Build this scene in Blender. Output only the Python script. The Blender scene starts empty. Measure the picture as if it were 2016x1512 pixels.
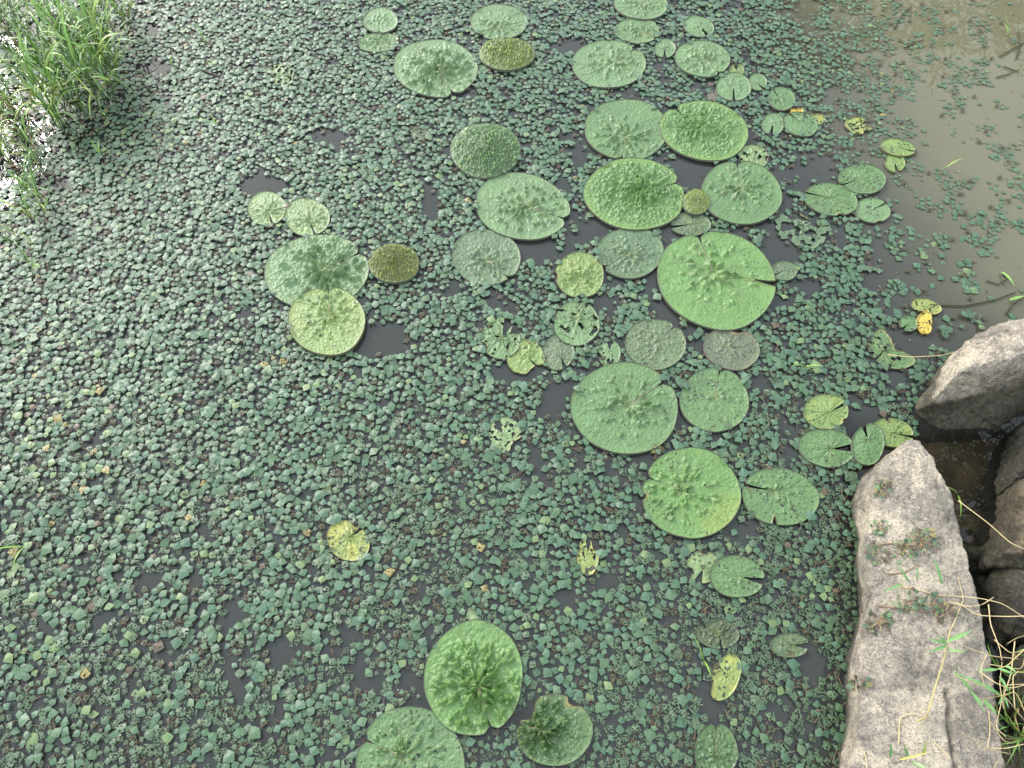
import bpy, bmesh, math, random
import numpy as np
from mathutils import Vector, Matrix, noise as mnoise

random.seed(11)
rng = np.random.default_rng(11)
R = math.radians
sc = bpy.context.scene
col = sc.collection

# ------------------------------------------------------------------ camera
CAM_H, PITCH, FPX, PW, PH = 2.5, 60.0, 1514.0, 2016.0, 1512.0
cam = bpy.data.cameras.new('camera')
cam.sensor_fit = 'HORIZONTAL'; cam.sensor_width = 36.0
cam.lens = 36.0 * FPX / PW
cam.clip_start = 0.05; cam.clip_end = 2000
camo = bpy.data.objects.new('camera', cam); col.objects.link(camo)
camo.location = (0, 0, CAM_H); camo.rotation_euler = (R(90 - PITCH), 0, 0)
sc.camera = camo

# ------------------------------------------------------------------ light
SUN_EL, SUN_AZ = 32.0, -43.0         # azimuth from the view direction (+Y), positive to the right
w = bpy.data.worlds.new('World'); sc.world = w; w.use_nodes = True
nt = w.node_tree; nt.nodes.clear()
sky = nt.nodes.new('ShaderNodeTexSky'); sky.sky_type = 'NISHITA'; sky.sun_disc = False
sky.sun_elevation = R(SUN_EL); sky.sun_rotation = R(SUN_AZ)
sky.air_density = 1.0; sky.dust_density = 3.2; sky.ozone_density = 1.0
hs = nt.nodes.new('ShaderNodeHueSaturation'); hs.inputs['Saturation'].default_value = 0.6
bg = nt.nodes.new('ShaderNodeBackground'); bg.inputs['Strength'].default_value = 0.15
wo = nt.nodes.new('ShaderNodeOutputWorld')
nt.links.new(sky.outputs[0], hs.inputs['Color']); veil = nt.nodes.new('ShaderNodeMix'); veil.data_type = 'RGBA'      # thin even cloud over the whole sky
veil.inputs[0].default_value = 0.6; veil.inputs[7].default_value = (5.1, 5.5, 5.85, 1)
nt.links.new(hs.outputs[0], veil.inputs[6]); nt.links.new(veil.outputs[2], bg.inputs['Color'])
nt.links.new(bg.outputs[0], wo.inputs['Surface'])
sun = bpy.data.lights.new('sun', 'SUN'); sun.energy = 0.95; sun.angle = R(12); sun.color = (1.0, 0.97, 0.93)
suno = bpy.data.objects.new('sun', sun); col.objects.link(suno)
sd = Vector((math.sin(R(SUN_AZ)) * math.cos(R(SUN_EL)), math.cos(R(SUN_AZ)) * math.cos(R(SUN_EL)), math.sin(R(SUN_EL))))
suno.rotation_euler = sd.to_track_quat('Z', 'Y').to_euler(); suno.location = sd * 20
vs = sc.view_settings
vs.view_transform = 'Standard'; vs.look = 'None'; vs.gamma = 1.0; vs.use_curve_mapping = False
vs.exposure = 1.6
sc.cycles.max_bounces = 5; sc.cycles.diffuse_bounces = 2; sc.cycles.glossy_bounces = 2; sc.cycles.transparent_max_bounces = 8
sc.cycles.caustics_reflective = False; sc.cycles.caustics_refractive = False
sc.cycles.use_denoising = True
sc.cycles.use_adaptive_sampling = True

# ------------------------------------------------------------------ measuring helpers
CP, SP = math.cos(R(90 - PITCH)), math.sin(R(90 - PITCH))
def ground(px, py, z=0.0):
    """the point at height z that the photograph shows at pixel (px, py)"""
    px = np.asarray(px, float); py = np.asarray(py, float)
    x = (px - PW / 2) / FPX; y = -(py - PH / 2) / FPX
    dy = y * CP + SP; dz = y * SP - CP
    t = (z - CAM_H) / dz
    return np.stack([x * t, dy * t, np.zeros_like(x) + z], -1)
def to_px(x, y, z=0.0):
    dx = np.asarray(x, float); dy = np.asarray(y, float); dz = z - CAM_H
    yc = dy * CP + dz * SP; zc = -dy * SP + dz * CP
    return PW / 2 + FPX * dx / -zc, PH / 2 - FPX * yc / -zc
def mirrored(px, py, dist):
    """a point in the air whose reflection the photograph shows at the pixel; dist in metres beyond the water"""
    g = ground(px, py); d = g - np.array([0, 0, CAM_H]); d = d / np.linalg.norm(d)
    return g + np.array([d[0], d[1], -d[2]]) * dist

# ------------------------------------------------------------------ object helpers
def mesh(name, verts, faces, mats=(), smooth=True, fmat=None, colors=None, uvs=None):
    me = bpy.data.meshes.new(name)
    me.from_pydata([tuple(map(float, v)) for v in verts], [], [tuple(map(int, f)) for f in faces])
    for m in mats: me.materials.append(m)
    if smooth and len(me.polygons): me.polygons.foreach_set('use_smooth', np.ones(len(me.polygons), bool))
    if fmat is not None: me.polygons.foreach_set('material_index', np.asarray(fmat, np.int32))
    if colors is not None:
        a = me.attributes.new('Col', 'FLOAT_COLOR', 'POINT'); a.data.foreach_set('color', np.asarray(colors, np.float32).ravel())
    if uvs is not None:
        a = me.attributes.new('Loc', 'FLOAT_VECTOR', 'POINT')
        u = np.asarray(uvs, np.float32); u = np.column_stack([u, np.zeros(len(u), np.float32)]) if u.shape[1] == 2 else u
        a.data.foreach_set('vector', u.ravel())
    me.update()
    return me
def obj(name, me, parent=None, loc=(0, 0, 0), rot=None, scale=None):
    o = bpy.data.objects.new(name, me); col.objects.link(o)
    if parent is not None: o.parent = parent
    o.location = loc
    if rot is not None: o.rotation_euler = rot
    if scale is not None: o.scale = (scale,) * 3 if np.isscalar(scale) else scale
    return o
def tag(o, label=None, cat=None, group=None, kind=None):
    if label: o['label'] = label
    if cat: o['category'] = cat
    if group: o['group'] = group
    if kind: o['kind'] = kind
    return o

class MB:
    """collects pieces of one mesh"""
    def __init__(s): s.v = []; s.f = []; s.m = []; s.c = []; s.u = []; s.n = 0
    def add(s, v, f, mi=0, c=(1, 1, 1, 1), u=None):
        v = np.asarray(v, float); k = len(v)
        s.v.append(v); s.f += [tuple(i + s.n for i in q) for q in f]; s.m += [mi] * len(f)
        c = np.asarray(c, float); s.c.append(np.tile(c, (k, 1)) if c.ndim == 1 else c)
        s.u.append(v[:, :2] if u is None else u); s.n += k
    def build(s, name, mats, smooth=True):
        return mesh(name, np.concatenate(s.v), s.f, mats, smooth, s.m, np.concatenate(s.c), np.concatenate(s.u))
def tube(mb, pts, r0, r1, sides=5, mi=0, c=(1, 1, 1, 1)):
    pts = np.asarray(pts, float); n = len(pts); V = []; F = []
    rs = np.linspace(r0, r1, n)
    for i in range(n):
        d = pts[min(i + 1, n - 1)] - pts[max(i - 1, 0)]; d = d / (np.linalg.norm(d) + 1e-9)
        a = np.cross(d, [0, 0, 1.0]) if abs(d[2]) < .95 else np.cross(d, [1.0, 0, 0]); a /= np.linalg.norm(a) + 1e-9
        b = np.cross(d, a)
        for k in range(sides):
            t = 2 * math.pi * k / sides; V.append(pts[i] + rs[i] * (a * math.cos(t) + b * math.sin(t)))
    for i in range(n - 1):
        for k in range(sides):
            k2 = (k + 1) % sides; F.append((i * sides + k, i * sides + k2, (i + 1) * sides + k2, (i + 1) * sides + k))
    F.append(tuple(range(sides - 1, -1, -1))); F.append(tuple((n - 1) * sides + k for k in range(sides)))
    mb.add(V, F, mi, c)
def blade(mb, base, d, length, width, droop, segs=6, mi=0, c=(1, 1, 1, 1), up=(0, 0, 1)):
    """a grass blade with a folded keel that bends down along its length"""
    p = np.array(base, float); d = np.array(d, float); d /= np.linalg.norm(d)
    V = []; F = []; st = length / segs
    side = np.cross(d, up); side /= np.linalg.norm(side) + 1e-9
    for i in range(segs + 1):
        t = i / segs; wd = width * (0.45 + 1.1 * t if t < .35 else 0.84 * (1 - (t - .35) / .65) ** .8) * .5
        nrm = np.cross(side, d)
        V += [p - side * wd, p - nrm * wd * .35, p + side * wd]
        p = p + d * st; d = d + np.array([0, 0, -droop / segs]); d /= np.linalg.norm(d)
    for i in range(segs):
        for k in range(2): F.append((i * 3 + k, i * 3 + k + 1, i * 3 + k + 4, i * 3 + k + 3))
    mb.add(V, F, mi, c)

# ------------------------------------------------------------------ materials
class NB:
    def __init__(s, name):
        s.m = bpy.data.materials.new(name); s.m.use_nodes = True; s.t = s.m.node_tree; s.t.nodes.clear()
        s.out = s.n('ShaderNodeOutputMaterial')
    def n(s, t, **k):
        x = s.t.nodes.new(t)
        for a, b in k.items(): setattr(x, a, b)
        return x
    def l(s, a, b): s.t.links.new(a, b)
    def val(s, inp, v):
        if isinstance(v, bpy.types.NodeSocket): s.l(v, inp)
        else: inp.default_value = v
    def math(s, op, a, b=0.0, c=0.0, clamp=False):
        x = s.n('ShaderNodeMath', operation=op, use_clamp=clamp)
        for i, v in enumerate((a, b, c)): s.val(x.inputs[i], v)
        return x.outputs[0]
    def mix(s, f, a, b, mode='MIX'):
        x = s.n('ShaderNodeMix', data_type='RGBA', blend_type=mode)
        s.val(x.inputs[0], f); s.val(x.inputs[6], a); s.val(x.inputs[7], b)
        return x.outputs[2]
    def ramp(s, f, lo, hi, a=0.0, b=1.0):
        x = s.n('ShaderNodeMapRange', interpolation_type='SMOOTHSTEP')
        s.val(x.inputs[0], f); s.val(x.inputs[1], lo); s.val(x.inputs[2], hi); s.val(x.inputs[3], a); s.val(x.inputs[4], b)
        return x.outputs[0]
    def noise(s, vec, scale, detail=4.0, rough=.55, dist=0.0):
        x = s.n('ShaderNodeTexNoise'); s.l(vec, x.inputs['Vector'])
        x.inputs['Scale'].default_value = scale; x.inputs['Detail'].default_value = detail
        x.inputs['Roughness'].default_value = rough; x.inputs['Distortion'].default_value = dist
        return x.outputs[0]
    def vor(s, vec, scale, feature='F1', rnd=1.0):
        x = s.n('ShaderNodeTexVoronoi', feature=feature); s.l(vec, x.inputs['Vector'])
        x.inputs['Scale'].default_value = scale; x.inputs['Randomness'].default_value = rnd
        return x
    def attr(s, name): return s.n('ShaderNodeAttribute', attribute_name=name)
    def princ(s, **k):
        p = s.n('ShaderNodeBsdfPrincipled')
        for a, v in k.items(): s.val(p.inputs[a.replace('_', ' ')], v)
        return p
    def bump(s, h, strength, dist):
        b = s.n('ShaderNodeBump'); s.val(b.inputs['Strength'], strength); s.val(b.inputs['Distance'], dist); s.l(h, b.inputs['Height'])
        return b.outputs[0]
    def done(s, sh): s.l(sh, s.out.inputs['Surface']); return s.m

# floating chestnut leaf: colour from the leaf, small feeding holes that let the water show
def mat_chestnut():
    b = NB('chestnut_leaf'); c = b.attr('Col'); L = b.attr('Loc').outputs['Vector']
    n1 = b.noise(L, 2.6, 4, .6)
    base = b.mix(b.ramp(n1, .35, .7, 0, .55), c.outputs['Color'], b.mix(1.0, c.outputs['Color'], (1.35, 1.3, 1.0, 1), 'MULTIPLY'))
    v = b.vor(L, 5.2)
    dots = b.math('LESS_THAN', v.outputs['Distance'], b.math('MULTIPLY', c.outputs['Alpha'], b.noise(L, 1.3, 2, .5)))
    scorched = b.ramp(v.outputs['Distance'], 0.0, b.math('MULTIPLY_ADD', c.outputs['Alpha'], .9, .02), .55, 0)
    base = b.mix(scorched, base, (.05, .045, .012, 1))
    p = b.princ(Base_Color=base, Roughness=.43, Normal=b.bump(b.noise(L, 9, 3), .35, .003))
    p.inputs['Specular IOR Level'].default_value = .58
    tr = b.n('ShaderNodeBsdfTransparent'); mx = b.n('ShaderNodeMixShader')
    b.l(dots, mx.inputs[0]); b.l(p.outputs[0], mx.inputs[1]); b.l(tr.outputs[0], mx.inputs[2])
    return b.done(mx.outputs[0])
def mat_plain(name, rough=.6, vary=.3, spec=.4, scale=60):
    b = NB(name); c = b.attr('Col'); L = b.n('ShaderNodeTexCoord').outputs['Object']
    k = b.math('MULTIPLY_ADD', b.noise(L, scale, 4), 2 * vary, 1 - vary)
    vm = b.n('ShaderNodeVectorMath', operation='SCALE'); b.l(c.outputs['Color'], vm.inputs[0]); b.l(k, vm.inputs[3])
    p = b.princ(Base_Color=vm.outputs[0], Roughness=rough)
    p.inputs['Specular IOR Level'].default_value = spec
    return b.done(p.outputs[0])
# lily pad: colour per vertex, quilted cells between the small veins, pin holes
def mat_pad():
    b = NB('lily_pad'); c = b.attr('Col'); L = b.attr('Loc').outputs['Vector']
    warp = b.n('ShaderNodeVectorMath', operation='ADD'); b.l(L, warp.inputs[0])
    nz = b.n('ShaderNodeTexNoise'); b.l(L, nz.inputs['Vector']); nz.inputs['Scale'].default_value = 40
    sc_ = b.n('ShaderNodeVectorMath', operation='SCALE'); b.l(nz.outputs[1], sc_.inputs[0]); sc_.inputs[3].default_value = .006
    b.l(sc_.outputs[0], warp.inputs[1]); W_ = warp.outputs[0]
    edge = b.vor(W_, 58, 'DISTANCE_TO_EDGE').outputs['Distance']
    fine = b.vor(W_, 190, 'DISTANCE_TO_EDGE').outputs['Distance']
    vein = b.ramp(edge, 0.0, .07, 1, 0)
    mott = b.noise(L, 17, 5, .6); sp = b.noise(L, 130, 3, .6)
    k = b.math('ADD', b.math('MULTIPLY_ADD', mott, .5, .62), b.math('MULTIPLY_ADD', sp, .36, -.06))
    vm = b.n('ShaderNodeVectorMath', operation='SCALE'); b.l(c.outputs['Color'], vm.inputs[0]); b.l(k, vm.inputs[3])
    base = b.mix(b.math('MULTIPLY', vein, .26), vm.outputs[0], (.16, .26, .09, 1))
    v = b.vor(L, 62); v2 = b.vor(L, 25)
    hole = b.math('MULTIPLY', c.outputs['Alpha'], b.ramp(b.noise(L, 11, 2), .3, .7, .25, 1.3))
    dots = b.math('MAXIMUM', b.ramp(b.math('SUBTRACT', v.outputs['Distance'], hole), -.03, .03, 1, 0),
                  b.ramp(b.math('SUBTRACT', v2.outputs['Distance'], b.math('MULTIPLY', hole, .2)), -.02, .02, 1, 0))
    base = b.mix(b.math('MULTIPLY', dots, .9), base, (.012, .016, .008, 1))
    h = b.math('ADD', b.ramp(edge, 0, .3, 0, 1), b.math('MULTIPLY', b.ramp(fine, 0, .3), .2))
    p = b.princ(Base_Color=base, Roughness=b.math('MULTIPLY_ADD', sp, .22, .34), Normal=b.bump(h, .5, .0025))
    p.inputs['Specular IOR Level'].default_value = .6
    return b.done(p.outputs[0])
def mat_rock(name, lo, mid, hi, dark, wet_shade_z, seed=0.0, scale=1.0, dark_amt=.5):
    b = NB(name); P = b.n('ShaderNodeNewGeometry').outputs['Position']
    mp = b.n('ShaderNodeMapping'); b.l(P, mp.inputs['Vector']); mp.inputs['Location'].default_value = (seed, seed * 1.7, seed * .3)
    mp.inputs['Scale'].default_value = (scale,) * 3; V = mp.outputs[0]
    st = b.n('ShaderNodeMapping'); b.l(V, st.inputs['Vector']); st.inputs['Rotation'].default_value = (.3, .2, .7); st.inputs['Scale'].default_value = (1, 1.5, 1.5)
    big = b.noise(V, 5, 6, .62, .4); md = b.noise(st.outputs[0], 15, 9, .78, .3); gr = b.noise(V, 75, 5, .75); g2 = b.noise(V, 190, 4, .7)
    cc = b.mix(b.ramp(md, .38, .60), lo, mid)
    cc = b.mix(b.ramp(b.math('ADD', b.math('MULTIPLY', big, .6), b.math('MULTIPLY', gr, .5)), .50, .64), cc, hi)
    cc = b.mix(b.math('MULTIPLY', b.ramp(b.math('ADD', b.math('MULTIPLY', b.noise(V, 9, 8, .7), .55), b.math('MULTIPLY', gr, .5)), .53, .66), dark_amt), cc, dark)
    cc = b.mix(b.math('MULTIPLY', b.ramp(g2, .53, .62), .7), cc, dark)
    cc = b.mix(b.math('MULTIPLY', b.ramp(b.noise(V, 150, 4, .7), .55, .64), .6), cc, hi)
    sx = b.n('ShaderNodeSeparateXYZ'); b.l(P, sx.inputs[0])
    wz = b.math('ADD', sx.outputs[2], b.math('MULTIPLY_ADD', big, .09, -.045))
    wet_shade = b.ramp(wz, wet_shade_z, wet_shade_z + .05, .85, 0)  # damp waterline tone that also carries painted shade on lower faces
    cc = b.mix(wet_shade, cc, b.mix(b.ramp(gr, .4, .6), (.02, .02, .012, 1), (.06, .052, .025, 1)))
    h = b.math('ADD', b.math('MULTIPLY', md, 1.0), b.math('MULTIPLY', gr, .45)); h = b.math('ADD', h, b.math('MULTIPLY', g2, .2))
    p = b.princ(Base_Color=cc, Roughness=b.ramp(wet_shade, 0, .85, .85, .35), Normal=b.bump(h, .9, .02))
    return b.done(p.outputs[0])
def mat_water():
    b = NB('pond_water'); P = b.n('ShaderNodeNewGeometry').outputs['Position']
    sx = b.n('ShaderNodeSeparateXYZ'); b.l(P, sx.inputs[0]); X, Y = sx.outputs[0], sx.outputs[1]
    nz = b.noise(P, 1.1, 4, .5)
    # silty water towards the right, its sunlit-to-shaded contrast put into the colour
    s = b.math('SUBTRACT', X, b.math('MULTIPLY_ADD', Y, -.16, 2.02)); s = b.math('ADD', s, b.math('MULTIPLY_ADD', nz, .5, -.25))
    silt = b.math('MULTIPLY', b.ramp(s, -.35, .55), b.ramp(Y, 1.25, 2.0))
    murk = b.mix(silt, (.031, .035, .032, 1), (.128, .123, .074, 1))  # grey in the paler tone stands in for weak sky reflection
    # between the bank stones the water is clear and shallow
    pool = b.math('MULTIPLY', b.ramp(X, 1.02, 1.2), b.ramp(Y, 1.2, 1.36, 1, 0))
    opac = b.math('SUBTRACT', .93, b.math('MULTIPLY', pool, .78))
    d = b.n('ShaderNodeBsdfDiffuse'); b.l(murk, d.inputs[0])
    tr = b.n('ShaderNodeBsdfTransparent'); tr.inputs[0].default_value = (.8, .78, .66, 1)
    m1 = b.n('ShaderNodeMixShader'); b.l(opac, m1.inputs[0]); b.l(tr.outputs[0], m1.inputs[1]); b.l(d.outputs[0], m1.inputs[2])
    nrm = b.bump(b.noise(P, 7, 2, .4), .006, .01)
    g = b.n('ShaderNodeBsdfGlossy'); g.inputs['Roughness'].default_value = .008; b.l(nrm, g.inputs['Normal'])
    fr = b.n('ShaderNodeFresnel'); fr.inputs[0].default_value = 1.40; b.l(nrm, fr.inputs['Normal'])
    m2 = b.n('ShaderNodeMixShader'); b.l(fr.outputs[0], m2.inputs[0]); b.l(m1.outputs[0], m2.inputs[1]); b.l(g.outputs[0], m2.inputs[2])
    return b.done(m2.outputs[0])
def mat_ground():
    b = NB('mud_and_soil'); P = b.n('ShaderNodeNewGeometry').outputs['Position']
    n1 = b.noise(P, 6, 7, .65); n2 = b.noise(P, 45, 5, .7)
    cc = b.mix(b.ramp(n1, .35, .65), (.055, .04, .022, 1), (.17, .12, .06, 1))
    cc = b.mix(b.ramp(n2, .5, .7, 0, .7), cc, (.03, .025, .015, 1))
    p = b.princ(Base_Color=cc, Roughness=.85, Normal=b.bump(b.math('ADD', n1, b.math('MULTIPLY', n2, .4)), .8, .03))
    return b.done(p.outputs[0])

M_LEAF = mat_chestnut(); M_STALK = mat_plain('petiole', .55, .25); M_PAD = mat_pad()
M_GRASS = mat_plain('grass_blade', .42, .25, .5, 40); M_STRAW = mat_plain('dry_straw', .75, .3, .2, 80)
M_VEIN = mat_plain('pad_vein', .5, .2); M_BARK = mat_plain('bark', .9, .4, .2, 20); M_CROWN = mat_plain('tree_leaf', .5, .2, .4, 10)
M_WEED = mat_plain('water_weed', .7, .3, .2, 50)
M_SLAB = mat_rock('pale_granite', (.165, .15, .13, 1), (.35, .305, .24, 1), (.55, .48, .365, 1), (.055, .05, .047, 1), .012, 1.0, 1.0, .8)
M_BOULDER = mat_rock('weathered_boulder', (.10, .088, .075, 1), (.30, .26, .21, 1), (.52, .455, .35, 1), (.022, .02, .018, 1), .12, 5.3, .8, .9)  # dark band set high to put the shaded lower face into the colour
M_BANK_SHADE = mat_rock('wet_shaded_stone', (.02, .018, .014, 1), (.05, .042, .03, 1), (.11, .092, .066, 1), (.012, .011, .009, 1), .06, 9.1, 1.0, .8)  # wet stone, darkened further to hold the overhanging tree's shade
M_TAN = mat_rock('tan_stone', (.07, .056, .038, 1), (.19, .145, .09, 1), (.33, .25, .155, 1), (.025, .022, .017, 1), .12, 3.1, 1.0, .5)  # tans lowered too, with the tree's shade put into the colour
M_WATER = mat_water(); M_GROUND = mat_ground()

# ------------------------------------------------------------------ ground and water
def smooth(x, a, b):
    t = np.clip((x - a) / (b - a), 0, 1); return t * t * (3 - 2 * t)
def ground_z(x, y):
    xb = 1.55 + smooth(y, 1.25, 2.1) * 1.9
    z = -.5 + smooth(x - xb, -1.0, .1) * .41 + smooth(x - xb, .25, 1.5) * .65
    r = np.hypot(x, y - 6); z = np.maximum(z, -.6 + smooth(r, 13, 20) * 1.3)
    near = smooth(-y, .6, 2.2); z = z + near * .9
    return z
gx = np.concatenate([[-300, -120, -60, -30], np.linspace(-18, 0, 19), np.linspace(.3, 4, 60), np.linspace(4.6, 18, 20), [30, 60, 120, 300]])
gy = np.concatenate([[-300, -120, -50, -20, -8], np.linspace(-4, -.2, 12), np.linspace(0, 3, 50), np.linspace(3.3, 26, 30), [40, 70, 130, 300]])
X, Y = np.meshgrid(gx, gy); Z = ground_z(X, Y)
fx = np.array([mnoise.fractal(Vector((float(a) * 5, float(c) * 5, 0)), 1.0, 2.0, 4) for a, c in zip(X.ravel(), Y.ravel())]).reshape(X.shape)
Z = Z + fx * .025
nx, ny = len(gx), len(gy)
gf = [(j * nx + i, j * nx + i + 1, (j + 1) * nx + i + 1, (j + 1) * nx + i) for j in range(ny - 1) for i in range(nx - 1)]
tag(obj('ground', mesh('ground', np.stack([X.ravel(), Y.ravel(), Z.ravel()], 1), gf, [M_GROUND])), kind='structure')
ang = np.linspace(0, 2 * math.pi, 64, endpoint=False)
wv = [(0, 6, 0)] + [(24 * math.cos(a), 6 + 24 * math.sin(a), 0) for a in ang]
tag(obj('water', mesh('water', wv, [(0, i + 1, (i + 1) % 64 + 1) for i in range(64)], [M_WATER])), kind='structure')

# ------------------------------------------------------------------ lily pads
GRN = dict(g=(0.0723, 0.1428, 0.0497), b=(0.0859, 0.1763, 0.0434), l=(0.0949, 0.1672, 0.0678), d=(0.0651, 0.1130, 0.0542), y=(0.1266, 0.1944, 0.0497), Y=(0.4520, 0.3345, 0.0452), yy=(0.1718, 0.2170, 0.0497),
           o=(0.0701, 0.0881, 0.0068), k=(0.0452, 0.0949, 0.0289), br=(0.0832, 0.0949, 0.0588), bw=(0.0994, 0.0814, 0.0615), p=(0.1356, 0.2034, 0.0814), m=(0.0768, 0.1130, 0.0542), sub=(0.0452, 0.0633, 0.0271), yo=(0.0768, 0.1130, 0.0163))
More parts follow.
